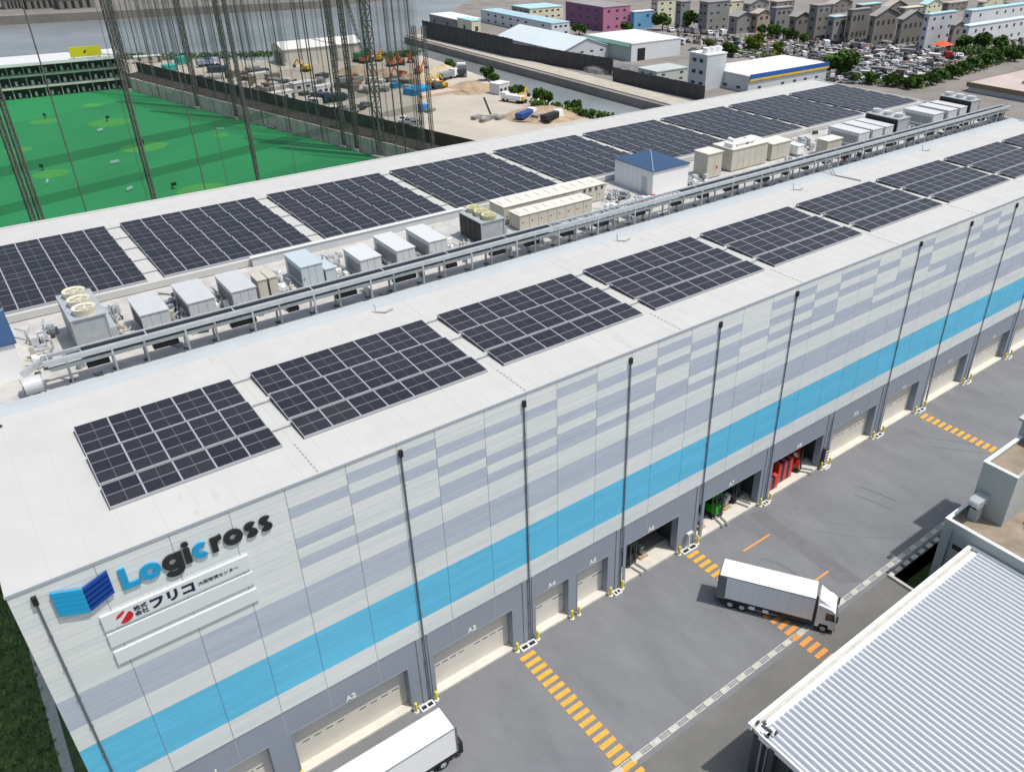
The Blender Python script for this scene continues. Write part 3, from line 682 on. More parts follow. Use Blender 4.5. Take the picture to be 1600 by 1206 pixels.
# long pipe and cable rack
rk = thing('pipe_rack', 'long raised steel pipe and cable rack running the length of the roof', 'pipe rack', (4.6, 21.0, F))
RL = 134.2
B(M_steel).box(0, RL, 0.0, 0.34, 2.05, 2.38).build('near_beam', rk)
B(M_steel).box(0, RL, 1.12, 1.34, 2.15, 2.38).build('far_beam', rk)
B(M_black).box(2.5, 44.0, 0.36, 1.10, 2.27, 2.31).box(62, RL-1, 0.42, 1.04, 2.27, 2.31).build('cable', rk)
ly = B(M_steel)
x = 44
while x < 62: ly.box(x, x+0.1, 0.34, 1.12, 2.25, 2.33); x += 0.7
x = 0.3
while x < RL: ly.box(x, x+0.10, 0.34, 1.12, 2.16, 2.36); x += 6.4
ly.build('rungs', rk)
B(M_steeld).box(0.3, RL-0.3, 0.05, 0.35, 1.55, 1.8).cyl((0.2, 0.75, 1.55), (RL, 0.75, 1.55), 0.16, n=10).cyl((14, 1.2, 1.3), (60, 1.2, 1.3), 0.13, n=8).build('service_pipe', rk)
x = 1.3; kk = 0
while x < RL:
    p_ = B(M_steel if kk % 2 else M_steeld).box(x, x+0.14, 0.02, 0.16, 0.06, 2.05).box(x, x+0.14, 1.02, 1.16, 0.06, 2.15).box(x, x+0.14, 0.16, 1.02, 1.42, 1.54)
    p_.m(M_dark).box(x-0.12, x+0.26, -0.1, 0.28, 0, 0.07).box(x-0.12, x+0.26, 0.9, 1.28, 0, 0.07)
    p_.build('support_frame', rk); x += 2.15 if kk % 2 else 2.9; kk += 1
x = 2.5
while x < RL-3:
    l_ = random.uniform(0.8, 2.2); B(M_black).box(x, x+l_, 0.25, 0.8, 1.0, 1.35).build('junction_box', rk); x += l_+random.uniform(2.4, 4.0)
dk = thing('duct_silencer', 'round ended pale duct at the left end of the pipe rack', 'duct', (3.0, 21.5, F))
B(M_unit).cyl((0.0, 0.0, 0.75), (1.2, 0.1, 0.75), 0.62, n=20).build('drum', dk, smooth=False)
B(M_steeld).cyl((-0.06, 0, 0.75), (0.0, 0, 0.75), 0.66, n=20).cyl((1.2, 0.1, 0.75), (1.28, 0.1, 0.75), 0.66, n=20).build('flange', dk)
B(M_steel).bar((0.2, 0.4, 1.5), (2.2, 0.9, 2.2), 0.35).box(0.2, 0.4, -0.5, 0.5, 0, 0.3).box(0.9, 1.1, -0.5, 0.5, 0, 0.3).build('bracket', dk)
lt = thing('cable_tray', 'pale low cable tray wall along the back of the box units', 'cable tray', (23.5, 33.2, F))
B(M_unit).box(0, 23.0, 1.5, 1.62, 0, 0.9).build('side_panel', lt)
B(M_white).box(-0.1, 23.1, 1.4, 1.78, 0.9, 0.98).build('cover', lt)
# hydrants, antennas, small rooftop pieces
for x, lb in ((82.3, 'red hydrant cabinet under the rack beside the large beige cabinet'), (98.3, 'red hydrant cabinet under the rack near the far white topped units')):
    t = thing('hydrant', lb, 'hydrant', (x, 22.6, F), group='red rooftop hydrants')
    B(M_red).box(-0.22, 0.22, -0.15, 0.15, 0.25, 1.35).build('cabinet', t); B(M_red).cyl((0, 0, 0), (0, 0, 0.25), 0.1).cyl((0, 0, 1.35), (0, 0, 1.6), 0.13, 0.08).build('stand_pipe', t)
t = thing('alarm_box', 'small red box at the foot of the blue roofed hut', 'alarm box', (67.5, 26.8, F)); B(M_red).box(-0.3, 0.2, -0.2, 0.2, 0.1, 0.45).build('lid', t); B(M_dark).box(-0.25, 0.15, -0.15, 0.15, 0, 0.1).build('base', t)
for i, (x, y) in enumerate([(28.2, 17.2), (54.6, 17.3), (81.9, 17.2), (109.9, 17.6)]):
    t = thing('anchor_bracket', 'small steel roof anchor with a bent arm, %s from the left on the white membrane' % ORD[i], 'roof anchor', (x, y, H), group='small steel anchors on the roof')
    B(M_steeld).bar((-0.5, 0.5, 0.05), (0.1, -0.1, 0.05), 0.12, 0.08).bar((0.1, -0.1, 0.05), (0.9, 0.15, 0.05), 0.14, 0.08).build('foot', t)
    B(M_steel).bar((-0.45, 0.5, 0.05), (-0.5, 0.55, 0.75), 0.08).build('arm', t)
t = thing('ladder', 'steel access ladder and pipe down from the rack to the membrane', 'ladder', (83.6+6.3, 18.3, H))
B(M_steeld).bar((0, 0, 0), (0, 1.6, 1.7), 0.08).bar((0.5, 0, 0), (0.5, 1.6, 1.7), 0.08).build('rails', t)
b = B(M_steel)
for q in range(6): b.bar((0, 0.25*q+0.1, 0.27*q+0.1), (0.5, 0.25*q+0.1, 0.27*q+0.1), 0.05)
b.build('rungs', t); B(M_steeld).bar((0.2, -0.1, 0.08), (0.9, -3.4, 0.08), 0.14, 0.1).build('floor_pipe', t)
t = thing('vent_pipe', 'short black pipe stub on the membrane at the left edge', 'vent', (1.0, 17.2, H)); B(M_black).cyl((0, 0, 0), (0, 0, 0.3), 0.12).build('stub', t); B(M_dark).cyl((0, 0, 0), (0, 0, 0.05), 0.22).build('flange', t)
clut_m = [M_steel, M_unit, M_steeld, M_white, M_beige]
spots = [(4.6, 25.3, 'small valve set right of the left blue roofed hut'), (5.3, 27.6, 'small valve set behind the duct near the left hut'), (10.5, 27.5, 'pipework cluster between chiller and first box unit'), (14.6, 27.6, 'pipework cluster between the first and second box units'),
         (18.0, 28.3, 'pipework cluster between the second and third box units'), (23.9, 26.2, 'pipework cluster between beige cabinets and blue unit'), (24.0, 29.6, 'small grey valve set behind the beige cabinets'), (28.9, 28.8, 'pipework cluster behind the small blue cabinet'),
         (32.8, 27.6, 'pipework cluster left of the middle long box unit'), (36.2, 27.7, 'pipework cluster right of the middle long box unit'), (40.6, 27.6, 'dark pipework beside the dark sided tower'), (40.9, 30.4, 'valve set behind the dark sided tower'),
         (64.6, 29.3, 'pump set left of the blue roofed hut'), (65.2, 26.2, 'tilted grey hatch box in front of the hut'), (60.6, 26.3, 'pipework in front of the long beige machines'), (75.2, 31.2, 'white valve set behind the hut'), (91.5, 26.2, 'pipework before the power cabinets'),
         (100.5, 30.2, 'white valve set behind the small beige cabinet'), (96.5, 31.8, 'tangle of white pipes behind the power cabinets'), (103.4, 29.0, 'grey pump set left of the far units'), (119.0, 27.6, 'grey pump set past the first dark unit'), (121.6, 28.8, 'pale tank set before the later far units')]
for (xa, xb, ya, yb, dsc) in ((4.2, 6.6, 24.5, 31, 'beside the left blue roofed hut'), (10, 11.4, 25, 31, 'left of the first box unit'), (14.1, 15, 25, 30, 'between the first two box units'), (17.6, 18.5, 25, 30, 'left of the third box unit'), (22.9, 24.9, 25, 31, 'before the light blue unit'),
        (28.4, 29.7, 25, 31, 'left of the short box unit'), (32.3, 33.3, 25, 30, 'left of the middle long unit'), (35.7, 36.8, 25, 30, 'right of the middle long unit'), (39.2, 42.4, 25, 31, 'left of the dark sided tower'), (63, 66.5, 24.5, 33, 'left of the blue roofed hut'), (74.5, 77, 25, 33, 'right of the blue roofed hut'), (96, 104, 28, 33.5, 'behind the small beige cabinet'), (117.5, 123, 25, 31, 'past the first black sided unit'), (89, 96, 24.3, 27, 'before the power cabinets')):
    for q in range(3): spots.append((random.uniform(xa+0.2, xb), random.uniform(ya, yb), '%s valve and pipe set %s' % (['nearest', 'middle', 'farthest'][q], dsc)))
for x, y, lb in spots:
    t = thing('pipe_cluster', lb, 'pipework', (x, y, F), group='small pipe and valve sets between the rooftop machines')
    b = B(random.choice(clut_m))
    for q in range(3):
        ax, ay, hh = random.uniform(-0.6, 0.4), random.uniform(-1.1, 0.9), random.uniform(0.35, 1.0)
        b.box(ax, ax+random.uniform(0.3, 0.6), ay, ay+random.uniform(0.3, 0.7), 0.1, hh)
    b.build('valve_box', t)
    b = B(M_steel)
    for q in range(4):
        ax, ay, hh = random.uniform(-0.7, 0.7), random.uniform(-1.4, 1.0), random.uniform(0.3, 1.0)
        b.cyl((ax, ay, 0), (ax, ay, hh), 0.07, n=8).cyl((ax, ay, hh), (ax+random.uniform(-.6, .6), ay+random.uniform(0.5, 1.2), hh), 0.07, n=8)
    b.build('pipes', t)
    B(M_dark).cyl((0.2, -0.3, 0.0), (0.2, -0.3, 0.3), 0.16, n=8).box(-0.6, -0.2, -0.8, -0.5, 0, 0.12).build('feet', t)

rnd = random.Random(11)
for i in range(46):
    x = rnd.uniform(4, 134); y = rnd.choice([rnd.uniform(20.3, 20.9), rnd.uniform(22.8, 24.6), rnd.uniform(31.0, 34.6)])
    if (y > 23.5 and x < 4) or (66 < x < 75 and y > 25): continue
    lm = [(4, 'left hut'), (9, 'cream fan chiller'), (13, 'first box unit'), (17, 'second box unit'), (20.5, 'third box unit'), (24, 'light blue unit'), (30, 'short box unit'), (35, 'middle long box unit'), (40, 'dark sided tower'), (48, 'long machines at their left'), (56, 'long machines at their right'), (64, 'middle of the deck'), (71, 'blue roofed hut'), (79, 'red marked beige cabinet'), (86, 'large power cabinet'), (93, 'lower power cabinet'), (100, 'small beige cabinet'), (108, 'first far units'), (116, 'first black sided fan unit'), (126, 'later far units'), (134, 'last black sided fan unit')]
    nm = min(lm, key=lambda q: abs(q[0]-x))[1]; rel = 'under the rack by the' if y < 21 else ('between rack and' if y < 26 else 'behind the')
    t = thing('deck_fitting', 'steel fitting with pipe stub %s %s' % (rel, nm), 'roof fitting', (x, y, F), rnd.uniform(0, 3), group='small steel fittings on the service deck')
    B(rnd.choice([M_steeld, M_dark, M_unit, M_steel])).box(-rnd.uniform(.15, .5), rnd.uniform(.15, .5), -0.15, 0.15, 0.05, rnd.uniform(0.15, 0.55)).build('block', t)
    B(rnd.choice([M_steel, M_dark])).cyl((0.1, -0.1, 0), (0.1, -0.1, rnd.uniform(0.2, 0.7)), 0.06, n=8).cyl((0.1, -0.1, 0.12), (rnd.uniform(0.6, 1.9), 0.3, 0.12), 0.05, n=6).build('pipe_stub', t)
for i in range(9):
    x = 44.5+i*2.0
    t = thing('tray_cover', 'blue grey cover plate before the long beige machines, %s from the left' % ORD[i], 'cover', (x, 22.75, F), group='cover plates before the long beige machines')
    B(M_steel).box(0, 1.1, 0, 1.5, 1.4, 1.5).build('plate', t); B(M_steeld).box(0.05, 0.15, 0.1, 0.2, 0, 1.4).box(0.95, 1.05, 1.3, 1.4, 0, 1.4).box(0.1, 0.5, 0.3, 0.8, 1.5, 1.72).build('legs', t)

# ================================================================ TRUCKS
def truck(name, label, loc, ang, L, W_, Htop, cab=True, tail=False):
    t = thing(name, label, 'truck', (loc[0], loc[1], 0), ang)
    z0 = 1.05
    b = B(M_white).box(0, L, -W_/2, W_/2, z0, Htop)
    b.m(M_steeld).box(-0.012, L+0.012, -W_/2-0.014, -W_/2+0.05, Htop-0.09, Htop+0.012).box(-0.012, L+0.012, W_/2-0.05, W_/2+0.014, Htop-0.09, Htop+0.012)
    for q in range(1, 8): b.m(M_whiteg).box(q*L/8-0.012, q*L/8+0.012, -W_/2-0.006, -W_/2+0.002, z0+0.1, Htop-0.1)
    b.build('cargo_box', t)
    g = B(mat('dark_grey_panel', (0.14, 0.15, 0.16), 0.5)).box(-0.05, 0.10, -W_/2-0.03, W_/2+0.03, z0-0.02, Htop+0.03).box(0.1, 0.72, -W_/2-0.02, -W_/2+0.01, z0+0.05, Htop-0.12)
    g.build('rear_frame', t)
    B(M_black).box(0.1, L+1.5, -0.42, 0.42, 0.62, z0-0.03).box(0.2, L, -W_/2+0.06, W_/2-0.06, z0-0.42, z0-0.02).build('chassis', t)  # slim frame, plus wide black box added to darken the gap beneath the cargo
    for s_ in (-1, 1): B(M_red).box(-0.135, -0.118, s_*(W_/2-0.3)-0.14, s_*(W_/2-0.3)+0.14, 0.5, 0.6).build('tail_light', t)
    hw = B(M_steel)
    for s_ in (-0.18, 0.18, -0.55, 0.55): hw.cyl((-0.075, s_, z0+0.1), (-0.075, s_, Htop-0.15), 0.018, n=6)
    for q in range(9): hw.box(0.5+q*0.95, 0.56+q*0.95, -W_/2-0.02, -W_/2+0.0, z0+0.02, z0+0.10)
    hw.build('door_hardware', t)
    B(M_dark).box(0.72, L-0.1, -W_/2-0.012, -W_/2+0.002, z0, z0+0.07).build('lower_rail', t)
    B(M_dark).box(-0.12, 0.02, -W_/2+0.05, W_/2-0.05, 0.45, 0.62).box(0.5, 0.6, -0.9, 0.9, 0.4, 0.62).build('rear_bumper', t)
    if tail: B(M_black).box(-0.42, -0.13, -W_/2+0.02, W_/2-0.02, 0.5, 1.7).bar((-0.3, -W_/2+0.1, 1.6), (0.0, -W_/2+0.1, z0+0.9), 0.12).build('tail_lift', t)
    B(M_white).box(2.9, 3.4, -W_/2+0.02, -W_/2+0.35, 0.5, 0.85).box(4.1, 4.6, -W_/2+0.02, -W_/2+0.35, 0.5, 0.85).build('side_tank', t)
    B(M_steel).box(1.9, 5.4, -W_/2+0.03, -W_/2+0.07, 0.55, 0.6).box(1.9, 5.4, W_/2-0.07, W_/2-0.03, 0.55, 0.6).build('side_guard', t)
    for xx in (1.25, 2.3, L+1.0) if cab else (1.25, 2.3):
        for s_ in (-1, 1):
            wh_ = B(M_rubber).cyl((xx, s_*(W_/2-0.28), 0.45), (xx, s_*(W_/2-0.02), 0.45), 0.45, n=20).build('wheel', t)
            B(M_steel).cyl((xx, s_*(W_/2-0.05), 0.45), (xx, s_*(W_/2-0.008), 0.45), 0.24, n=14).cyl((xx, s_*(W_/2-0.02), 0.45), (xx, s_*(W_/2+0.02), 0.45), 0.08, n=10).build('rim', wh_)
    if cab:
        x0, x1 = L+0.28, L+1.98; w2 = W_/2-0.03
        c = B(M_white)
        prof = [(x0, 0.55), (x0+0.35, 0.55), (x0+0.35, 0.95), (x0+1.1, 0.95), (x0+1.1, 0.55), (x1, 0.5), (x1+0.03, 1.35), (x1-0.20, 2.45), (x1-0.55, 2.75), (x0+0.1, 3.05), (x0, 2.9)]
        n = len(prof)
        c.add([(p[0], -w2, p[1]) for p in prof]+[(p[0], w2, p[1]) for p in prof],
              [tuple(range(n)), tuple(reversed(range(n, 2*n)))]+[(i+n, (i+1) % n+n, (i+1) % n, i) for i in range(n)])
        c.m(M_white).add([(x0+0.05, -w2+0.15, 2.9), (x0+0.05, w2-0.15, 2.9), (x0+0.05, w2-0.2, 3.55), (x0+0.05, -w2+0.2, 3.55), (x1-0.5, w2-0.25, 2.78), (x1-0.5, -w2+0.25, 2.78)],
              [(0, 1, 2, 3), (3, 2, 4, 5), (0, 3, 5), (1, 4, 2), (0, 5, 4, 1)])
        cb = c.build('cab', t)
        k = 0.012
        B(M_glass).add([(x1+0.03+k, -w2+0.12, 1.4), (x1+0.03+k, w2-0.12, 1.4), (x1-0.19+k, w2-0.14, 2.42), (x1-0.19+k, -w2+0.14, 2.42)], [(0, 1, 2, 3)]).build('windscreen', cb)
        for s_ in (-1, 1):
            y = s_*(w2+0.006)
            B(M_glass).add([(x0+0.75, y, 1.5), (x1-0.12, y, 1.5), (x1-0.28, y, 2.3), (x0+0.75, y, 2.35)], [(0, 1, 2, 3) if s_ < 0 else (3, 2, 1, 0)]).build('side_window', cb)
            B(M_black).box(x1-0.05, x1+0.08, s_*(w2+0.1)-0.05, s_*(w2+0.1)+0.05, 1.6, 2.3).bar((x1, s_*w2, 2.25), (x1+0.02, s_*(w2+0.1), 2.25), 0.04).build('mirror', t)
            B(M_whiteg).box(x1+0.0, x1+0.055, s_*0.75-0.16, s_*0.75+0.16, 0.68, 0.88).build('headlight', t)
        B(M_dark).box(x1-0.1, x1+0.06, -w2+0.05, w2-0.05, 0.42, 0.6).box(L+0.03, L+0.27, -0.7, 0.7, 0.7, 2.3).build('bumper', t)
    return t
truck('truck', 'white box truck turning across the orange stripes in the yard', (46.38, -6.37), math.atan2(-7.0, 4.37), 8.25, 2.2, 3.65)
P1 = G(682.8, 1106, 3.65); P2 = G(704, 1141, 3.65)
truck('truck', 'white box truck parked along the docks, cut off by the bottom edge', (P1.x+0.25, (P1.y+P2.y)/2), math.pi, 8.6, abs(P1.y-P2.y), 3.65, tail=True)

# ---------------------------------------------------------------- things inside the open docks
def forklift(label, x, y, rz, mt):
    t = thing('forklift', label, 'forklift', (x, y, 0.2), rz, group='forklifts standing in the open docks'); t.scale = (1.25,)*3
    b = B(mt).box(-1.0, 0.55, -0.5, 0.5, 0.3, 0.95).box(-1.15, -0.6, -0.48, 0.48, 0.35, 1.2); b.build('body', t)
    B(M_black).box(-0.55, -0.05, -0.3, 0.3, 0.95, 1.1).box(-0.62, -0.5, -0.3, 0.3, 1.0, 1.6).build('seat', t)
    g = B(mt)
    for sx in (-0.85, 0.45):
        for sy in (-0.45, 0.45): g.bar((sx, sy, 0.95), (sx*0.85, sy, 2.1), 0.07)
    g.box(-0.8, 0.45, -0.5, 0.5, 2.08, 2.14); g.build('overhead_guard', t)
    B(M_dark).box(0.62, 0.72, -0.4, -0.28, 0.1, 2.3).box(0.62, 0.72, 0.28, 0.4, 0.1, 2.3).box(0.64, 0.7, -0.28, 0.28, 2.1, 2.2).box(0.72, 0.78, -0.45, 0.45, 0.4, 0.5).build('mast', t)
    for s_ in (-0.25, 0.25): B(M_steeld).box(0.74, 1.8, s_-0.06, s_+0.06, 0.06, 0.12).build('fork', t)
    for sx in (-0.75, 0.35):
        for sy in (-1, 1): B(M_rubber).cyl((sx, sy*0.36, 0.26), (sx, sy*0.54, 0.26), 0.26, n=14).build('wheel', t)
green = mat('bright_green_paint', (0.045, 0.42, 0.02), 0.4)
forklift('bright green forklift in the open dock A7', 54.2, 1.75, R(-100), green)
forklift('dark forklift deep in the open dock A7', 57.3, 2.3, R(-70), mat('charcoal_paint', (0.06, 0.06, 0.065), 0.5))
forklift('red forklift beside the striped racks in dock A8', 66.6, 1.6, R(-55), mat('forklift_red', (0.55, 0.02, 0.012), 0.4))
forklift('dark forklift at the left of the open dock A6', 42.6, 2.0, R(-80), MATS['charcoal_paint'])
def rack(label, x, y, w_, h, n):
    t = thing('striped_rack', label, 'rack', (x, y, 0.2), group='red and navy striped racks in dock A8')
    b = B(mat('red_orange_panel', (0.62, 0.06, 0.025), 0.5)); c = B(mat('navy_panel', (0.012, 0.015, 0.07), 0.5))
    for q in range(n):
        (b if q % 2 == 0 else c).box(q*w_/n, (q+1)*w_/n-0.01, 0, 1.1, 0.05, h)
    b.build('red_panel', t); c.build('navy_panel', t); B(M_dark).box(0, w_, 0, 1.1, 0, 0.05).build('base', t)
rack('low red and navy striped rack at the left of dock A8', 61.3, 0.5, 1.5, 1.6, 3)
rack('taller red and navy striped rack in the middle of dock A8', 63.1, 0.8, 2.3, 2.5, 5)
for x, y, h, lb in ((44.3, 1.7, 1.0, 'pallet of white and dark goods by the forklift in dock A6'), (55.9, 1.7, 1.5, 'grey pallet of goods beside the green forklift in dock A7'), (51.6, 1.2, 1.3, 'dark teal pallet of goods at the left of dock A7'), (68.0, 2.6, 1.4, 'pale pallet of goods behind the red forklift in dock A8')):
    t = thing('loaded_pallet', lb, 'pallet', (x, y, 0.2), group='loaded pallets in the open docks')
    B(mat('wood', (0.40, 0.29, 0.17), 0.8, 0.2, 3)).box(-0.5, 0.5, -0.5, 0.5, 0.0, 0.04).box(-0.5, 0.5, -0.5, -0.4, 0.04, 0.12).box(-0.5, 0.5, 0.4, 0.5, 0.04, 0.12).box(-0.5, 0.5, -0.5, 0.5, 0.12, 0.15).build('pallet_base', t)
    b = B(random.choice([M_white, M_steeld, M_unit]))
    for q in range(5): a, c_ = random.uniform(-0.48, 0), random.uniform(-0.48, 0); b.box(a, a+0.45, c_, c_+0.45, 0.16+0.2*q, 0.16+h/5*(q+1))
    b.build('goods', t)
t = thing('duct_cabinet', 'dark slatted wall cabinet with white pipes right of dock A8', 'cabinet', (69.75, -0.5, 0))
B(M_dark).box(-0.3, 0.3, 0.1, 0.52, 0.5, 2.6).build('casing', t)
b = B(M_white)
for q in range(5): b.box(-0.28, 0.28, 0.07, 0.11, 0.7+q*0.38, 0.8+q*0.38)
b.build('slats', t); B(M_white).cyl((0.45, 0.3, 0), (0.45, 0.3, 2.4), 0.08).box(-0.4, 0.5, 0.0, 0.5, 0, 0.3).build('pipe', t)
t = thing('wall_lamp_post', 'pale wall mounted lamp bracket between docks A6 and A7', 'lamp', (48.7, -0.3, 0))
B(M_white).cyl((0, 0, 0), (0, 0, 1.9), 0.06).build('post', t); B(M_whiteg).box(-0.35, 0.35, -0.15, 0.15, 1.85, 2.05).build('lamp_head', t)

# ================================================================ RIGHT FOREGROUND BUILDINGS
RZ = 6.0; EX0, EX1, EY = 34.74, 63.5, -19.42
sh = thing('corrugated_roof_shed', 'low building with a white ribbed metal roof in the right foreground', 'shed', (EX0, EY, 0))
Lr = EX1-EX0; Dr = 62.0
b = B(M_dark).box(0.35, Lr-0.05, -Dr, -0.35, 0, RZ-1.2); b.build('wall', sh)
M_rib = mat('ribbed_metal', (0.54, 0.57, 0.60), 0.55, 0.03, 0.3)
M_ribd = mat('rib_valley', (0.22, 0.24, 0.27), 0.6, 0.06, 0.8)
b = B(M_rib); x = 0.05; pitch = 0.50; slope = -0.012
while x < Lr-0.7:
    zt0, zt1 = RZ-0.12, RZ-0.12+Dr*slope
    y0 = -0.95
    b.m(M_ribd).add([(x, y0, zt0-0.09), (x+0.2, y0, zt0-0.09), (x+0.2, -Dr, zt1-0.09), (x, -Dr, zt1-0.09)], [(3, 2, 1, 0)])
    for (a0, z0_), (a1, z1_) in (((0.2, -0.09), (0.26, 0)), ((0.26, 0), (0.44, 0)), ((0.44, 0), (0.5, -0.09))):
        b.m(M_rib).add([(x+a0, y0, zt0+z0_), (x+a1, y0, zt0+z1_), (x+a1, -Dr, zt1+z1_), (x+a0, -Dr, zt1+z0_)], [(3, 2, 1, 0)])
    b.m(M_dark).add([(x+0.2, y0, zt0-0.09), (x+0.26, y0, zt0), (x+0.44, y0, zt0), (x+0.5, y0, zt0-0.09)], [(0, 1, 2, 3)])
    x += pitch
b.build('ribbed_roof', sh)
b = B(M_white).box(-0.05, Lr, -0.30, 0.02, RZ-0.5, RZ).box(-0.05, Lr-0.6, -1.0, -0.62, RZ-0.35, RZ-0.02)
b.m(M_kerb).box(0.1, Lr-0.3, -0.62, -0.30, RZ-0.5, RZ-0.28)
b.m(M_white).box(-0.06, 0.10, -Dr, -1.0, RZ-0.6, RZ-0.1+0.02)
b.m(M_steeld).box(Lr-0.55, Lr-0.15, -Dr, -0.3, RZ-0.5, RZ-0.3).m(M_white).box(Lr-0.15, Lr+0.02, -Dr, -0.3, RZ-0.5, RZ+0.05)
for q in range(14): b.m(random.choice([M_steel, M_white, M_dark])).cbox((random.uniform(0.0, 1.2), random.uniform(-1.9, -0.3), RZ-0.02), (random.uniform(.1, .3), random.uniform(.1, .3), 0.2))
b.build('gutter', sh)
b = B(M_dark).box(-0.1, 0.3, -2.4, -2.0, 0, RZ-0.4).box(0.1, 0.3, -3.6, -3.4, 0, RZ-0.5)
b.m(M_steeld).cyl((0.15, -1.2, 0), (0.15, -1.2, RZ-0.4), 0.09, n=8).cyl((0.15, -1.7, 0), (0.15, -1.7, RZ-0.4), 0.07, n=8); b.build('drainpipe', sh)
tag(B(M_dark).box(32.6, 34.9, -32, -20.3, 0, 0.9).box(32.9, 33.2, -30, -21, 0.9, 1.2).build('plinth'), 'low dark plinth at the left foot of the ribbed roof building', 'plinth')

M_cwall = mat('grey_green_render', (0.36, 0.385, 0.37), 0.75, 0.05, 0.4, stretch=(1, 1, 0.4))
M_gravel = mat('roof_gravel', (0.34, 0.275, 0.20), 0.95, c2=(0.20, 0.165, 0.125), scale=0.5, bump=0.6, detail=12)
def parapet_block(name, label, x0, x1, y0, y1, zb, zt, win=None, capm=None):
    t = thing(name, label, 'building', (x0, y1, zb)); L, D, h = x1-x0, y1-y0, zt-zb; capm = capm or M_white
    B(M_cwall).box(0, L, -D, 0, 0, h-0.55).box(0, 0.25, -D, 0, h-0.55, h).box(0.25, L, -0.25, 0, h-0.55, h).box(L-0.25, L, -D, -0.25, h-0.55, h).box(0.25, L-0.25, -D, -D+0.25, h-0.55, h).build('wall', t)
    B(M_gravel).box(0.25, L-0.25, -D+0.25, -0.25, h-0.55, h-0.45).build('gravel_roof', t)
    B(capm).box(-0.05, 0.3, -D, 0.05, h, h+0.07).box(0.3, L, -0.3, 0.05, h, h+0.07).build('coping', t)
    return t, L, D, h
t, L, D, h = parapet_block('annex', 'grey green concrete annex with gravel roof and white coping beyond the ribbed roof', 63.66, 84, -44, -16.8, -2.5, 7.1)
B(M_black).box(-0.03, 0.01, -2.2, -1.2, 7.0, 7.5).build('window', t)
B(M_cwall).cyl((-0.12, -0.8, 0), (-0.12, -0.8, h-0.8), 0.08, n=8).build('downpipe', t)
b = B(M_dark)
for q in range(40): b.cbox((random.uniform(4.5, 7.5), random.uniform(-8, -4.5), h-0.3), (random.uniform(.1, .5), random.uniform(.1, .5), random.uniform(.1, .4)))
b.build('debris', t)
t, L, D, h = parapet_block('roof_block', 'tall plain grey block with a hooded vent on its side, on the annex roof', 67.0, 76, -20.25, -17.2, 6.66, 12.05)
hv = thing('hooded_vent', 'grey hooded duct vent on the gravel roof beside the tall plain block', 'vent', (66.2, -18.1, 6.66))
B(M_cwall).box(-0.45, 0.35, -0.4, 0.4, 0, 2.0).build('shaft', hv); B(M_steel).cyl((-0.75, -0.45, 2.1), (-0.75, 0.45, 2.1), 0.4, n=16).box(-0.75, 0.75, -0.5, 0.5, 1.75, 2.45).build('hood', hv)
B(M_dark).box(-1.13, -0.7, -0.35, 0.35, 1.72, 1.78).build('grille', hv)
t, L, D, h = parapet_block('stair_hut', 'pale hut with a green edged roof at the right edge of the photo', 73.5, 79, -20.2, -17.0, 11.4, 13.6, capm=mat('green_trim', (0.06, 0.17, 0.12), 0.5))
B(MATS['green_trim']).box(-0.3, L+0.3, -D-0.3, 0.3, h+0.1, h+0.22).build('eave', t); B(M_roof).box(-0.32, L+0.3, -D-0.3, 0.32, h+0.22, h+0.30).build('roof', t)

# ================================================================ DRIVING RANGE
def fence_pt(t_): return Vector((57.3+(86.5-57.3)*t_, 256.7+(139.95-256.7)*t_, 0))
FD = (Vector((86.5, 139.95, 0))-Vector((57.3, 256.7, 0)))
turf = [(10, 262), (57.0, 256.5), (86.2, 139.5), (95, 104), (-60, 80), (-70, 270)]
struct('driving_range_turf', B(M_turf).prism(list(reversed(turf)), -0.2, 0.02), 'bright green artificial turf of the golf driving range')
for i, (u, v, wd, hd) in enumerate([(145, 165, 11, 9), (70, 190, 17, 10), (172, 192, 22, 12), (225, 230, 24, 14), (80, 272, 20, 13), (28, 235, 16, 10), (315, 297, 25, 13), (345, 212, 8, 6)]):
    p = G(u, v); k = (u-0)/1600
    a = along_u(p, Vector((1, 0, 0)), u+wd*1.5)
    n = 24; pts = [(p.x+abs(a)*math.cos(2*math.pi*q/n), p.y+abs(a)*0.9*math.sin(2*math.pi*q/n)) for q in range(n)]
    o = B(M_turfl).prism(pts, 0.0, 0.05).build('putting_green'); o['kind'] = 'structure'; o['label'] = 'lighter green round target area on the range'
fl = [(72, 186), (168, 190), (225, 227), (68, 267), (270, 296), (157, 206), (180, 256), (75, 287), (203, 298), (345, 204)]
for i, (u, v) in enumerate(fl):
    p = G(u, v)
    wht = i >= 5
    t = thing('target_marker', ('small pale board on the green turf, %s' % ['upper one beside a light patch', 'lower middle one', 'lower left one', 'lowest one near the roof edge', 'right one near the long fence'][i-5] if wht else 'small dark flag on the %s light green target' % ['upper left', 'upper middle', 'centre', 'lower left', 'large lower'][i]), 'target marker', (p.x, p.y, 0.03), random.uniform(0, 3), group='white range boards' if wht else 'dark range flags')
    if wht: B(mat('pale_mint', (0.42, 0.62, 0.54), 0.6)).box(-1.0, 1.0, -0.12, 0.12, 0.2, 0.7).build('board', t); B(M_dark).box(-0.9, -0.8, -0.05, 0.05, 0, 0.2).box(0.8, 0.9, -0.05, 0.05, 0, 0.2).build('legs', t)
    else: B(M_dark).cyl((0, 0, 0), (0, 0, 1.2), 0.12, n=6).build('pole', t); B(M_black).box(0, 0.9, -0.25, 0.25, 0.7, 1.3).build('flag', t)
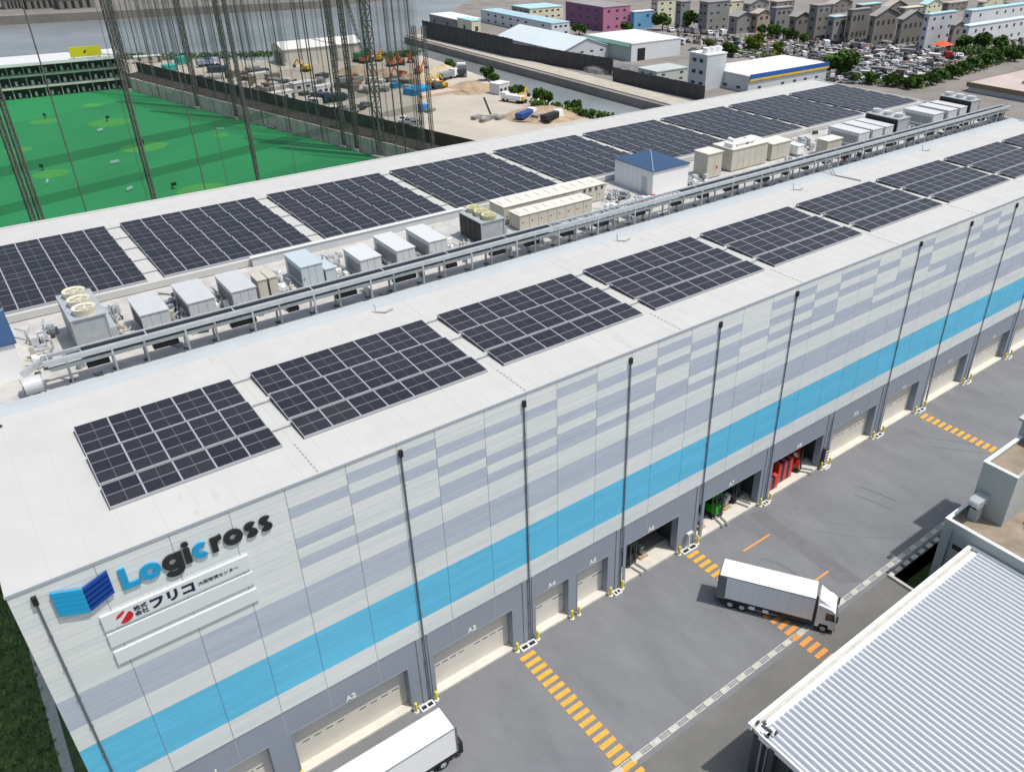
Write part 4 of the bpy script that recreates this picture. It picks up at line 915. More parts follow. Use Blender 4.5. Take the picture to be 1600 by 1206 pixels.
# tiered tee building
Pa = G(202, 138); Pb = G(8, 158); dd = (Pa-Pb).normalized(); ang = math.atan2(dd.y, dd.x)
hh = along_v(Pa, Vector((0, 0, 1)), 84)
tb = thing('tee_building', 'three tier golf tee building with white floor edges and a white roof', 'building', (Pa.x, Pa.y, 0), ang)
LL = 78; th_ = hh/3.15
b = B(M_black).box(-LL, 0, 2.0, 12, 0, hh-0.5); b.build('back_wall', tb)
M_deck = mat('tee_deck', (0.62, 0.60, 0.52), 0.7, 0.1, 0.5)
for q in range(3):
    z = th_*(q+1)-0.45
    b = B(M_deck if q < 2 else M_white).box(-LL, 0.3, -0.6 if q < 2 else -2.5, 12, z, z+(0.55 if q < 2 else 0.8)); b.build('floor_slab' if q < 2 else 'roof', tb)
    x = -LL+1
    b = B(M_kerb); pe = B(M_whiteg)
    while x < 0:
        b.box(x, x+0.25, -0.1, 0.15, th_*q+0.1, z); pe.cbox((x+1.6, 0.9, th_*q+0.9), (0.7, 0.5, 1.3)); pe.cbox((x+3.2, 1.2, th_*q+0.5), (0.5, 0.4, 0.7)); x += 4.2
    b.build('columns', tb); pe.build('tee_dividers', tb)
Ps = G(152, 85, hh)
t = thing('roof_billboard', 'bright yellow board standing on the tee building roof', 'sign', (Pa.x-dd.x*9.5, Pa.y-dd.y*9.5, hh), ang)
B(mat('yellow_board', (0.80, 0.68, 0.02), 0.5)).box(-4.2, 4.2, -2.4, -2.1, 0.3, 3.1).build('board', t)
B(M_dark).box(-0.6, -0.1, -2.45, -2.38, 1.3, 1.7).box(-0.3, 0.3, -2.45, -2.38, 1.7, 2.1).build('mark', t); B(M_steeld).box(-3.5, -3.3, -2.1, -1.9, -0.2, 2.6).box(3.3, 3.5, -2.1, -1.9, -0.2, 2.6).build('posts', t)

def mast_mesh(w_, h, seg, th):
    b = B(M_mast); n = int(h/seg); k = w_/2
    for sx in (-k, k):
        for sy in (-k, k): b.bar((sx, sy, 0), (sx, sy, h), th)
    for i in range(n):
        z0, z1 = i*seg, (i+1)*seg
        for s_ in (-k, k):
            a, c_ = (-k, k) if i % 2 else (k, -k)
            b.bar((a, s_, z0), (c_, s_, z1), th*0.6); b.bar((s_, a, z0), (s_, c_, z1), th*0.6); b.bar((-k, s_, z1), (k, s_, z1), th*0.6); b.bar((s_, -k, z1), (s_, k, z1), th*0.6)
    return b
M_mast = mat('mast_steel', (0.11, 0.105, 0.095), 0.6, 0.2, 0.5)
def mast(label, P, w_=1.5, h=62, kind=0):
    if kind == 0:
        t = thing('net_mast', label, 'net mast', (P.x, P.y, 0), math.atan2(FD.y, FD.x), group='lattice masts holding the range nets')
        mast_mesh(w_*0.62, h, w_*1.0, (0.19 if w_ < 2 else 0.20)*(0.6 if P.y < 130 else 1)).build('lattice', t)
        B(M_kerb).box(-w_*0.8, w_*0.8, -w_*0.8, w_*0.8, 0, 0.6).build('footing', t)
    else:
        t = thing('net_pole', label, 'net pole', (P.x, P.y, 0), group='slender poles along the range nets')
        B(M_mast).cyl((0, 0, 0), (0, 0, h), 0.18 if P.y > 130 else 0.10, 0.10, n=8).build('pole', t); B(M_kerb).cyl((0, 0, 0), (0, 0, 0.5), 0.7, n=8).build('footing', t)
def on_fence(u):
    P = fence_pt(0); t_ = along_u(P, FD, u); return P+FD*t_
names = [(206, 0, 1.6), (250, 1, 0), (312, 0, 1.6), (372, 0, 1.5), (412, 1, 0), (455, 1, 0), (505, 1, 0), (540, 0, 1.3), (560, 0, 1.3), (597, 0, 2.3), (636, 1, 0), (668, 0, 1.0), (682, 0, 1.0)]
ml = 0; pl = 0
for u, kd, w_ in names:
    P = on_fence(u)
    if u >= 668: P = G(u-3, 262)
    hgt = 62 if u < 660 else 24.5
    if kd == 0: mast('lattice net mast on the long fence beyond the turf, %s counted from the left' % ORD[ml], P, w_, 62 if u < 660 else 30); ml += 1
    else: mast('slender net pole on the long fence beyond the turf, %s counted from the left' % ORD[pl], P, 0, 60, 1); pl += 1
for i, u in enumerate([222, 238, 268, 290, 335, 352, 392, 430, 478, 492, 522, 580, 615, 650]):
    P = on_fence(u); P += Vector((1.6, 0.4, 0)); mast('thin guy pole behind the long fence nets, %s counted from the left' % ORD[i], P, 0, 60, 1)
# long side wall, dense low net and tall net
rw = thing('range_fence', 'long grey panel wall with dark netting above it bordering the green turf', 'fence', (57.3, 256.7, 0), math.atan2(FD.y, FD.x))
FL = FD.length*1.32
b = B(mat('range_wall_panel', (0.85, 0.62, 0.57), 0.8, c2=(0.64, 0.47, 0.43), scale=0.25)); x = 0
while x < FL: b.box(x+0.06, x+4.1, 0.0, 0.3, 0, 3.7); x += 4.2
b.m(M_dark).box(0, FL, 0.08, 0.22, 0, 3.65).m(M_steeld)
x = 0
while x < FL: b.box(x-0.2, x+0.1, -0.1, 0.35, 0, 3.9); x += 8.4
b.build('wall_panels', rw)
B(M_netd).box(0, FL, 5.2, 5.25, 4.0, 7.2).build('low_net', rw)
B(mat('dark_lean_to', (0.052, 0.044, 0.040), 0.9, c2=(0.033, 0.028, 0.026), scale=0.3)).add([(0, 0.4, 3.8), (FL, 0.4, 3.8), (FL, 5.0, 4.3), (0, 5.0, 4.3)], [(0, 1, 2, 3)]).box(0, FL, 4.95, 5.15, 0, 4.3).build('sloped_cover', rw)
def tall_net(label, A, Bp, h0, h1, cables, folds, mt=None, fold_w=(0.3, 0.9), wide=0):
    D = Bp-A; L = D.length
    t = thing('safety_net', label, 'net', (A.x, A.y, 0), math.atan2(D.y, D.x), group='tall driving range nets')
    me = B(mt or M_net).add([(0, 0, h0), (L, 0, h0), (L, 0, h1), (0, 0, h1)], [(0, 1, 2, 3)]); me.build('mesh', t)
    b = B(M_netf)
    for q in range(wide):
        x = L*(q+random.random())/wide; w_ = random.uniform(0.5, 2.6); p_ = A+D*(x/L); zb = max(6, along_v(p_, Vector((0, 0, 1)), random.uniform(86, 104)))
        b.add([(x, 0.3+q*0.02, zb), (x+w_, 0.3+q*0.02, zb), (x+w_, 0.3+q*0.02, h1), (x, 0.3+q*0.02, h1)], [(0, 1, 2, 3)])
    for q in range(folds):
        x = (q+0.5+random.uniform(-0.35, 0.35))*L/folds; w_ = random.uniform(*fold_w)
        b.add([(x, 0.15, h0), (x+w_, 0.15, h0), (x+w_*0.8, 0.15, h1), (x-w_*0.1, 0.15, h1)], [(0, 1, 2, 3)])
    b.build('folds', t)
    b = B(M_mast)
    for z in cables: b.cyl((0, 0, z), (L, 0, z), 0.05, n=6)
    b.build('cables', t); return t
tall_net('tall grey net hung along the far side wall of the driving range', fence_pt(0)+Vector((0.8, 0.2, 0)), on_fence(668)+Vector((0.8, 0.2, 0)), 2.7, 60, (59.9,), 24, wide=26)
nearA = Vector((-38, 88, 0)); nearB = on_fence(668)
hb1 = G(200, 220); 
tn = tall_net('tall dark net hung across the near end of the driving range', nearA, nearB, 1.0, 60, (59.9,), 7, mt=net_mat('near_net', (0.03, 0.05, 0.035), 0.17), fold_w=(0.2, 0.4))
DN = (nearB-nearA)
b = B(net_mat('net_hem', (0.02, 0.05, 0.03), 0.36))
def near_z(u, v):
    # height at which the sight line crosses the near net plane
    d = fw + rt*((u-PX)/FPX) - up*((v-PY)/FPX); nrm = Vector((-DN.y, DN.x, 0)); t_ = (nearA-CP).dot(nrm)/d.dot(nrm); return CP+d*t_
for u, v, hw in ((220, 222, 0.7), (220, 276, 0.7)):
    z = near_z(u, v).z; b.add([(0, 0.2, z-hw), (DN.length, 0.2, z-hw), (DN.length, 0.2, z+hw), (0, 0.2, z+hw)], [(0, 1, 2, 3)])
b.build('hem_bands', tn)
for i, (u, v, w_) in enumerate([(20, 250, 0.9), (44, 280, 0.9), (225, 250, 0.85), (400, 262, 0.75)]):
    P = near_z(u, v); P.z = 0
    mast('lattice net mast at the near end of the turf, %s counted from the left' % ORD[i], P, w_, 62)
for i, (u, v) in enumerate([(110, 250), (310, 250)]):
    P = near_z(u, v); P.z = 0; mast('slender net pole at the near end of the turf, %s of two' % ORD[i], P, 0, 60, 1)

zq = near_z(100, 188).z
B(net_mat('lower_veil', (0.035, 0.045, 0.04), 0.16)).add([(0, 0.45, 0.5), (DN.length, 0.45, 0.5), (DN.length, 0.45, zq+2), (0, 0.45, zq)], [(0, 1, 2, 3)]).build('lower_veil', tn)

# ================================================================ TREES
def crown_mesh(seed, n=1500, fl=0.95, mt=None, sq=0.9):
    rnd = random.Random(seed); b = B(mt or M_leaf)
    cl_ = [(rnd.uniform(-.62, .62), rnd.uniform(-.62, .62), rnd.uniform(-.35, .6), rnd.uniform(.34, .55)) for _ in range(10)]
    for i in range(n):
        cx, cy, cz, cr = rnd.choice(cl_); d = Vector((rnd.gauss(0, 1), rnd.gauss(0, 1), rnd.gauss(0, 1))).normalized()*cr*rnd.uniform(0.6, 1.08)
        p = Vector((cx, cy, cz*sq))+d; s_ = rnd.uniform(0.07, 0.14)*fl/0.62
        a = Vector((rnd.gauss(0, 1), rnd.gauss(0, 1), rnd.gauss(0, 1))).normalized(); c_ = a.cross(Vector((rnd.gauss(0, 1), rnd.gauss(0, 1), 1))).normalized()
        b.add([p-a*s_, p-c_*s_*0.7, p+a*s_, p+c_*s_*0.7], [(0, 1, 2, 3)])
    return b
protoT = []
for sd in range(4):
    c_ = crown_mesh(sd, mt=M_leafy if sd == 3 else M_leaf); o = c_.build('crown'); me = o.data; bpy.data.objects.remove(o)
    tr = B(M_bark).cyl((0, 0, -1.0), (0.03, 0.02, -0.1), 0.09, 0.05, n=8).cyl((0.03, 0.02, -0.1), (0.3, 0.1, 0.35), 0.04, 0.015, n=6).cyl((0.03, 0.02, -0.15), (-0.3, -0.1, 0.3), 0.04, 0.015, n=6).cyl((0.03, 0.02, -0.1), (0.0, 0.3, 0.4), 0.04, 0.015, n=6)
    o2 = tr.build('trunk'); me2 = o2.data; bpy.data.objects.remove(o2); protoT.append((me, me2))
def tree(label, P, r, hgt, kd=0, group=None, name='tree', cat='tree'):
    t = thing(name, label, cat, (P.x, P.y, 0), random.uniform(0, 6), group=group)
    for nm, me in (('crown', protoT[kd][0]), ('trunk', protoT[kd][1])):
        o = bpy.data.objects.new(nm, me); col.objects.link(o); o.parent = t; o.scale = (r, r, hgt/1.85); o.location = (0, 0, hgt*0.54)
    return t
def tree_px(label, u, v, rpx, hf=1.1, kd=0, group=None, name='tree', cat='tree'):
    P = G(u, v); r = abs(along_u(P, r0, u+rpx)); tree(label, P, r, r*2*hf, kd, group, name, cat)
for i, (u, v, r_) in enumerate([(704, 112, 9), (760, 126, 11), (772, 132, 9), (802, 152, 8), (812, 150, 9), (845, 160, 11), (852, 164, 10), (870, 172, 6), (898, 176, 10), (886, 170, 6), (925, 184, 6), (940, 187, 6), (948, 190, 6), (913, 182, 5)]):
    tree_px('green tree on the canal bank behind the yard, %s from the left' % ORD[i], u, v, r_, 0.95, i % 3, 'trees along the near canal bank')
lt_ = [(1310, 118, 23), (1293, 112, 12), (1328, 118, 12)]
tree_px('big round dark green tree right of the blue striped store', 1310, 121, 26, 0.72, 1)
tree_px('smaller tree tucked left of the big round tree', 1296, 116, 11, 0.9, 0); 
row = [(1335, 128, 8), (1361, 130, 10), (1393, 134, 12), (1418, 137, 10), (1433, 136, 11), (1452, 131, 11), (1470, 127, 11), (1488, 121, 12), (1505, 114, 11), (1521, 108, 11), (1535, 103, 12), (1550, 97, 11), (1565, 92, 10), (1585, 94, 10), (1598, 90, 11)]
for i, (u, v, r_) in enumerate(row):
    tree_px('street tree in the row beyond the far end of the roof, %s from the left' % ORD[i], u, v+2, r_*1.1, 0.8, i % 3, 'street trees beyond the roof end')
for i, (u, v, r_, k_) in enumerate([(1035, 48, 14, 0), (1075, 44, 15, 1), (905, 55, 10, 2), (978, 52, 9, 0), (1140, 88, 12, 1), (1178, 82, 15, 3), (1215, 83, 9, 3), (1108, 76, 8, 3), (785, 78, 7, 0), (1205, 62, 12, 0), (1232, 66, 12, 1), (1500, 82, 14, 1), (1530, 80, 15, 0), (1560, 82, 14, 2), (1190, 56, 9, 2), (1255, 70, 9, 0)]):
    lbs = ['round dark tree between the cream tower and the white roofed works', 'tall dark tree beside the grey town blocks', 'low tree at the foot of the purple building', 'low tree between the purple and blue buildings', 'dark shrub tree behind the roof tank block',
           'yellow green tree behind the blue striped store', 'pale yellow green tree right of its larger neighbour', 'small yellow green tree beside the lot', 'small tree over the dark canal fence', 'green tree before the brownish houses', 'green tree left of the red marked house',
           'dark tree below the long blue white building, left of three', 'dark tree below the long blue white building, middle of three', 'dark tree below the long blue white building, right of three', 'small tree in front of the pale brown house', 'small green tree at the lot edge by the grey houses']
    tree_px(lbs[i], u, v, r_, 0.85, k_)

# ================================================================ BUILDINGS BEYOND
def winrow(b, x0, x1, z, n, w_, h, face, at_):
    for q in range(n):
        c_ = x0+(x1-x0)*(q+0.5)/n
        if face == 'y': b.box(c_-w_/2, c_+w_/2, at_-0.06, at_+0.02, z, z+h)
        else: b.box(at_-0.06, at_+0.02, c_-w_/2, c_+w_/2, z, z+h)
M_wing = mat('dim_window', (0.045, 0.05, 0.055), 0.5, spec=0.3)
def wins_(t, x0, x1, z, n, w_, h, face, at_):
    for q in range(n):
        c_ = x0+(x1-x0)*(q+0.5)/n+random.uniform(-0.25, 0.25)
        if random.random() < 0.12: continue
        b = B(M_wing)
        if face == 'y': b.box(c_-w_/2, c_+w_/2, at_-0.06, at_+0.02, z, z+h)
        else: b.box(at_-0.06, at_+0.02, c_-w_/2, c_+w_/2, z, z+h)
        b.build('window', t)
def bld(name, label, c0, vtop, uR, uF, wall, roof, gable=None, wins=(2, 3, 3), lip=0.4, cat='building', group=None, zb=0, wallside=None):
    P = G(*c0); X = Vector((1, 0, 0)); Y = Vector((0, 1, 0)); L = abs(along_u(P, X, uR)); D = abs(along_u(P, Y, uF)); h = abs(along_v(P, Vector((0, 0, 1)), vtop))
    L = min(L, 90); D = min(D, 90)
    t = thing(name, label, cat, (P.x, P.y, 0), group=group)
    b = B(wall).box(0, L, 0, D, 0, h)
    if gable == 'y':
        b.xz([(0, h), (L, h), (L/2, h+L*0.16)], 0, D)
    elif gable == 'x':
        b.yz([(0, h), (D, h), (D/2, h+D*0.16)], 0, L)
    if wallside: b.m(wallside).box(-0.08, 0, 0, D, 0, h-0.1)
    b.build('wall', t)
    r_ = B(roof)
    if gable == 'y':
        k = L*0.16
        for s_ in (0, 1):
            xa, xb = (-lip, L/2) if s_ == 0 else (L/2, L+lip)
            za, zb_ = (h-lip*0.32, h+k) if s_ == 0 else (h+k, h-lip*0.32)
            r_.add([(xa, -lip, za+0.05), (xb, -lip, zb_+0.05), (xb, D+lip, zb_+0.05), (xa, D+lip, za+0.05), (xa, -lip, za+0.3), (xb, -lip, zb_+0.3), (xb, D+lip, zb_+0.3), (xa, D+lip, za+0.3)],
                   [(0, 3, 2, 1), (4, 5, 6, 7), (0, 1, 5, 4), (1, 2, 6, 5), (2, 3, 7, 6), (3, 0, 4, 7)])
    elif gable == 'x':
        k = D*0.16
        for s_ in (0, 1):
            ya, yb = (-lip, D/2) if s_ == 0 else (D/2, D+lip)
            za, zb_ = (h-lip*0.32, h+k) if s_ == 0 else (h+k, h-lip*0.32)
            r_.add([(-lip, ya, za+0.05), (L+lip, ya, za+0.05), (L+lip, yb, zb_+0.05), (-lip, yb, zb_+0.05), (-lip, ya, za+0.3), (L+lip, ya, za+0.3), (L+lip, yb, zb_+0.3), (-lip, yb, zb_+0.3)],
                   [(0, 3, 2, 1), (4, 5, 6, 7), (0, 1, 5, 4), (1, 2, 6, 5), (2, 3, 7, 6), (3, 0, 4, 7)])
    else:
        r_.box(-lip*0.4, L+lip*0.4, -lip*0.4, D+lip*0.4, h, h+0.35)
    r_.build('roof', t)
    fl_, nx, ny = wins
    if fl_:
        fh = h/fl_
        for f_ in range(fl_):
            z = f_*fh+fh*0.35
            if nx:
                wins_(t, L*0.06, L*0.94, z, nx, min(L*0.42/nx, 1.5), fh*0.30, 'y', 0)
            if ny:
                wins_(t, D*0.06, D*0.94, z, ny, min(D*0.42/ny, 1.5), fh*0.30, 'x', -0.08)
    return t, L, D, h
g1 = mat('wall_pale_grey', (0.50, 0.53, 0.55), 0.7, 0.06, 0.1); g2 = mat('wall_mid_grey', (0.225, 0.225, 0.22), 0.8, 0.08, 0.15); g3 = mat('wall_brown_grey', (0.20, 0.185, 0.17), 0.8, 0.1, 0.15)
rb = mat('roof_light_blue', (0.38, 0.54, 0.58), 0.5, 0.05, 0.1); rw_ = mat('roof_white', (0.72, 0.72, 0.70), 0.6, 0.04, 0.1); rg = mat('roof_grey', (0.28, 0.27, 0.26), 0.8, 0.1, 0.1)
rblu = mat('roof_pale_cyan', (0.40, 0.62, 0.66), 0.5, 0.05, 0.1); rbr = mat('roof_beige', (0.42, 0.37, 0.32), 0.8, 0.1, 0.1); wgr = mat('wall_pale_green', (0.42, 0.50, 0.46), 0.7, 0.05, 0.1)
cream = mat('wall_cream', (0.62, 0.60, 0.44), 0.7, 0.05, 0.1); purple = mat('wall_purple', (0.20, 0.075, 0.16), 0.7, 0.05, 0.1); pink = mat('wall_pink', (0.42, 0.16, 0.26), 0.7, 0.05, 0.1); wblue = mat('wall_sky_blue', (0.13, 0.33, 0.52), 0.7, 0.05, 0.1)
wwh = mat('wall_white', (0.60, 0.62, 0.64), 0.7, 0.05, 0.1); wyel = mat('roof_pale_yellow', (0.60, 0.54, 0.36), 0.7)
bld('works_hall', 'pale grey gabled warehouse with a whitish roof beside the canal fence', (880, 99), 81, 952, 778, g1, mat('roof_pale_blue_white', (0.60, 0.67, 0.68), 0.5, 0.04, 0.1), 'y', (2, 4, 0))
bld('office_block', 'white block with light blue roof behind the gabled warehouse', (862, 58), 38, 890, 752, wwh, rb, None, (2, 3, 8))
bld('works_hall', 'grey hall with bright white roof at the top of the canal', (718, 50), 33, 752, 672, mat('wall_dull_grey', (0.22, 0.22, 0.215), 0.8, 0.1, 0.2), rw_, None, (1, 3, 4))
bld('canopy_building', 'small building with a light blue awning roof and black doorway', (738, 58), 34, 752, 716, cream, rblu, None, (1, 1, 1))
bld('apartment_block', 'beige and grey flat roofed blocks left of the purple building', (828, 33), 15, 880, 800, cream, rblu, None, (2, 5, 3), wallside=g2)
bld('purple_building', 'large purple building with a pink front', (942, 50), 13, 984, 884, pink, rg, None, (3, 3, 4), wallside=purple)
bld('blue_building', 'sky blue cube shaped building right of the purple one', (990, 47), 20, 1020, 984, wblue, rw_, None, (2, 2, 1))
bld('cream_tower', 'cream tower block right of the blue building', (1026, 40), 2, 1053, 1016, cream, rg, None, (4, 2, 2))
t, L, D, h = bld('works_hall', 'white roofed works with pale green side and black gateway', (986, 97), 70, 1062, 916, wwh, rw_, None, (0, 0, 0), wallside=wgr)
B(M_black).box(L*0.12, L*0.27, -0.1, 0.02, 0, h*0.72).build('gateway', t); B(mat('green_eave', (0.16, 0.32, 0.25), 0.6)).add([(-1.2, 0, h-0.8), (0, 0, h+0.36), (0, D, h+0.36), (-1.2, D, h-0.8)], [(0, 1, 2, 3)]).build('eave', t)
bld('office_block', 'small pale green two storey office with a dark green eave', (1025, 133), 114, 1073, 996, mat('wall_pale_mint', (0.50, 0.56, 0.50), 0.7, 0.05, 0.1), mat('roof_grey_mint', (0.45, 0.49, 0.47), 0.7, 0.05, 0.1), None, (2, 3, 2))
t, L, D, h = bld('tank_block', 'grey block carrying white rooftop tanks beside the blue striped store', (1101, 142), 88, 1131, 1074, g1, rw_, None, (3, 0, 2))
b = B(M_white)
for q in range(3): b.cyl((L*(0.2+0.3*q), D*0.3, h+0.3), (L*(0.2+0.3*q), D*0.3, h+2.0), L*0.13, n=14)
b.build('water_tank', t)
t, L, D, h = bld('striped_store', 'white roofed store with a blue band over a yellow stripe', (1168, 146), 121, 1290, 1100, g1, rw_, None, (2, 6, 3))
B(mat('store_blue', (0.02, 0.10, 0.36), 0.5)).box(0.2, L+0.3, -0.5, -0.1, h-0.6, h+0.7).build('blue_band', t); B(mat('store_yellow', (0.72, 0.50, 0.04), 0.5)).box(0.2, L+0.3, -0.46, -0.1, h-1.3, h-0.6).build('yellow_stripe', t)
town = [((1062, 46), 4, 1076, 1054, g2, rg, None, (4, 2, 1), 'narrow grey block beside the cream tower'),
        ((1103, 50), 5, 1137, 1090, g2, rg, None, (4, 3, 2), 'tall grey storied block at the top, left of the gabled house'),
        ((1150, 54), 27, 1174, 1137, g2, rg, 'y', (2, 2, 1), 'grey gabled house right of the tall storied block'),
        ((1181, 52), 22, 1201, 1172, mat('wall_tan', (0.36, 0.30, 0.25), 0.8, 0.08, 0.1), rbr, 'y', (2, 2, 1), 'pale brown gabled house'),
        ((1208, 58), 14, 1233, 1200, g2, rg, None, (3, 3, 1), 'grey three storey house with trees in front'),
        ((1240, 62), 27, 1262, 1230, g3, rg, 'y', (2, 2, 1), 'dark brown grey house behind the red marker'),
        ((1270, 66), 10, 1291, 1258, g3, rg, None, (4, 2, 1), 'tall brown grey block in the middle of the houses'),
        ((1298, 68), 28, 1317, 1288, g2, rblu, None, (2, 2, 1), 'grey house with a teal roof'),
        ((1324, 68), 17, 1353, 1317, mat('wall_taupe', (0.19, 0.178, 0.158), 0.8, 0.06, 0.1), rg, None, (2, 4, 1), 'taupe square block, first of the three matching ones'),
        ((1360, 72), 26, 1396, 1352, MATS['wall_taupe'], rg, 'y', (2, 4, 1), 'taupe gabled block, middle of the three matching ones'),
        ((1402, 76), 31, 1438, 1395, MATS['wall_taupe'], rg, 'y', (2, 4, 1), 'taupe gabled block, last of the three matching ones'),
        ((1441, 82), 24, 1484, 1433, mat('wall_cool_white', (0.47, 0.49, 0.53), 0.7, 0.05, 0.1), rblu, None, (4, 3, 1), 'white four storey block with paired dark windows'),
        ((1482, 84), 40, 1497, 1476, g3, rg, 'y', (2, 1, 1), 'narrow brown house right of the white block'),
        ((1507, 76), 42, 1600, 1496, wwh, mat('roof_ice', (0.62, 0.76, 0.78), 0.5), None, (2, 7, 1), 'long lower white building with an icy roof edge at the right'),
        ((1512, 50), 18, 1625, 1500, wwh, rblu, None, (2, 8, 1), 'long upper white building with a cyan roof at the top right')]
for c0, vt, uR, uF, wl, rf_, gb, wn, lb in town:
    bld('town_house', lb, c0, vt, uR, uF, wl, rf_, gb, wn, lip=0.6, cat='house', group='houses beyond the lot')
back = [(1120, 20, 2, 1160), (1170, 20, 3, 1200), (1212, 14, 0, 1240), (1300, 16, 3, 1330), (1345, 18, 5, 1375), (1385, 22, 8, 1415), (1412, 24, 10, 1440), (1445, 18, 4, 1470), (1480, 14, 2, 1510), (1535, 12, 0, 1570), (1575, 14, 2, 1610)]
cl3 = [('pale roofed', rbr), ('grey roofed', rg), ('cyan roofed', rblu), ('pale yellow roofed', wyel)]
for i, (u, v, vt, uR) in enumerate(back):
    nm, rr = cl3[[0, 1, 0, 0, 2, 0, 3, 2, 0, 0, 1][i]]
    bld('town_house', '%s distant house in the back row, %s from the left' % (nm, ORD[i]), (u, v+6), vt+4, uR, u-10, random.choice([g2, g3, cream]), rr, 'y' if i % 2 else None, (2, 3, 1), lip=0.6, cat='house', group='distant houses at the top edge')
# flat pale deck with brown edge at right
P = G(1512, 129, 2.8); P.z = 0; t = thing('flat_roofed_hall', 'low hall with a pinkish flat roof and brown edge at the right edge', 'building', (P.x, P.y, 0))
B(mat('pinkish_roof', (0.46, 0.38, 0.34), 0.8, 0.12, 0.08)).box(0, 46, -70, 0, 2.4, 2.8).build('roof', t); B(mat('brown_fascia', (0.20, 0.15, 0.09), 0.8)).box(-0.4, 0, -70, 0, 1.6, 3.0).box(0, 46, 0, 0.3, 1.8, 2.9).build('fascia', t); B(g1).box(0.5, 45, -69, -0.5, 0, 2.4).build('wall', t)
b = B(M_steeld)
for q in range(6): b.cbox((random.uniform(4, 42), random.uniform(-50, -4), 3.2), (2.2, 1.6, 0.8))
b.build('roof_unit', t)
# canal side fences
def cfence(label, ua, va, ub, vb, h, mt, xx=None):
    A = G(ua, va); Bq = G(ub, vb); D = Bq-A
    t = thing('canal_fence', label, 'fence', (A.x, A.y, 0), math.atan2(D.y, D.x), group='dark fences along the canal'); b = B(mt); c_ = B(M_dark)
    x = 0
    while x < D.length-2: b.box(x+0.05, x+2.95, 0, 0.25, 0, h+random.uniform(-0.1, 0.1)); c_.box(x-0.12, x+0.05, -0.1, 0.3, 0, h+0.15); x += 3
    b.build('panels', t); c_.build('posts', t)
M_cf = mat('dark_fence', (0.065, 0.064, 0.066), 0.9, 0.2, 0.3)
cfence('dark tarpaulin fence at the far end of the canal path', 662, 60, 800, 92, 7.0, M_cf)
cfence('long dark fence below the gabled warehouse', 800, 92, 955, 118, 5.5, M_cf)
cfence('dark fence below the small pale green office', 958, 128, 1105, 160, 4.5, M_cf)
tag(B(mat('scrap', (0.17, 0.165, 0.16), 0.9, 0.4, 0.8, bump=0.8)).sphere((G(935, 112).x+4, G(935, 112).y, 0), 9, 14, 8, 0.38).sphere((G(950, 116).x+6, G(950, 116).y-6, 0), 8, 14, 8, 0.4).build('scrap_heap'), 'grey scrap heap behind the long dark fence', 'scrap heap')
P = G(985, 120); tree_px('bright yellow green bush by the scrap heap', 985, 122, 7, 0.8, 3, None, 'bush', 'bush')

# ================================================================ YARD BEHIND THE WAREHOUSE
t, L, D, h = bld('storage_shed', 'large white shed with a dark end doorway on the river shore', (446, 104), 79, 566, 428, mat('shed_wall', (0.58, 0.55, 0.49), 0.7, 0.06, 0.1, stretch=(6, 6, 0.2)), mat('shed_roof', (0.80, 0.79, 0.75), 0.6), 'x', (0, 0, 0), cat='shed')
B(M_black).box(-0.1, 0.03, D*0.25, D*0.8, 0, h*0.8).build('doorway', t)
CARP = {}
def make_car(cname, mt, van=False):
    if cname in CARP: return CARP[cname]
    b = B(mt)
    if van: pr = [(-2.1, 0.35), (2.1, 0.35), (2.15, 1.0), (1.6, 1.15), (1.3, 1.85), (-2.05, 1.9)]
    else: pr = [(-2.0, 0.32), (2.0, 0.32), (2.05, 0.75), (1.0, 0.92), (0.45, 1.38), (-1.1, 1.40), (-1.75, 0.95), (-2.05, 0.85)]
    n = len(pr); b.add([(p[0], -0.82, p[1]) for p in pr]+[(p[0], 0.82, p[1]) for p in pr], [tuple(range(n)), tuple(reversed(range(n, 2*n)))]+[(i+n, (i+1) % n+n, (i+1) % n, i) for i in range(n)])
    g = B(M_glass)
    if van: g.box(-1.8, 1.1, -0.84, 0.84, 1.25, 1.65).add([(1.62, -0.7, 1.18), (1.62, 0.7, 1.18), (1.35, 0.68, 1.78), (1.35, -0.68, 1.78)], [(0, 1, 2, 3)])
    else: g.box(-1.1, 0.4, -0.83, 0.83, 0.98, 1.28).add([(1.0, -0.7, 0.95), (1.0, 0.7, 0.95), (0.49, 0.66, 1.36), (0.49, -0.66, 1.36)], [(0, 1, 2, 3)]).add([(-1.14, -0.66, 1.38), (-1.14, 0.66, 1.38), (-1.72, 0.7, 1.0), (-1.72, -0.7, 1.0)], [(0, 1, 2, 3)])
    wv = B(M_rubber).cyl((0, -0.1, 0), (0, 0.1, 0), 0.32, n=12)
    res = []
    for nm, q in (('body', b), ('windows', g), ('wheel', wv)):
        o = q.build(nm); res.append(o.data); bpy.data.objects.remove(o)
    CARP[cname] = res; return res
paints = {'white': M_white, 'silver': mat('silver_paint', (0.42, 0.43, 0.45), 0.3, metal=0.4), 'black': mat('black_paint', (0.015, 0.016, 0.02), 0.25), 'dark blue': mat('dark_blue_paint', (0.02, 0.03, 0.10), 0.25), 'red': mat('car_red', (0.42, 0.02, 0.02), 0.3), 'grey': mat('grey_paint', (0.13, 0.135, 0.14), 0.3)}
def car(P, rz, color, label, group, sc_=1.15, van=False):
    me = make_car(color+('van' if van else ''), paints[color], van)
    t = thing('parked_car', label, 'car', (P.x, P.y, 0.02), rz, group=group); t.scale = (sc_,)*3
    for nm, m_, lc in [('body', me[0], (0, 0, 0)), ('windows', me[1], (0, 0, 0))]+[('wheel', me[2], (sx*1.25, sy*0.76, 0.32)) for sx in (-1, 1) for sy in (-1, 1)]:
        o = bpy.data.objects.new(nm, m_); col.objects.link(o); o.parent = t; o.location = lc
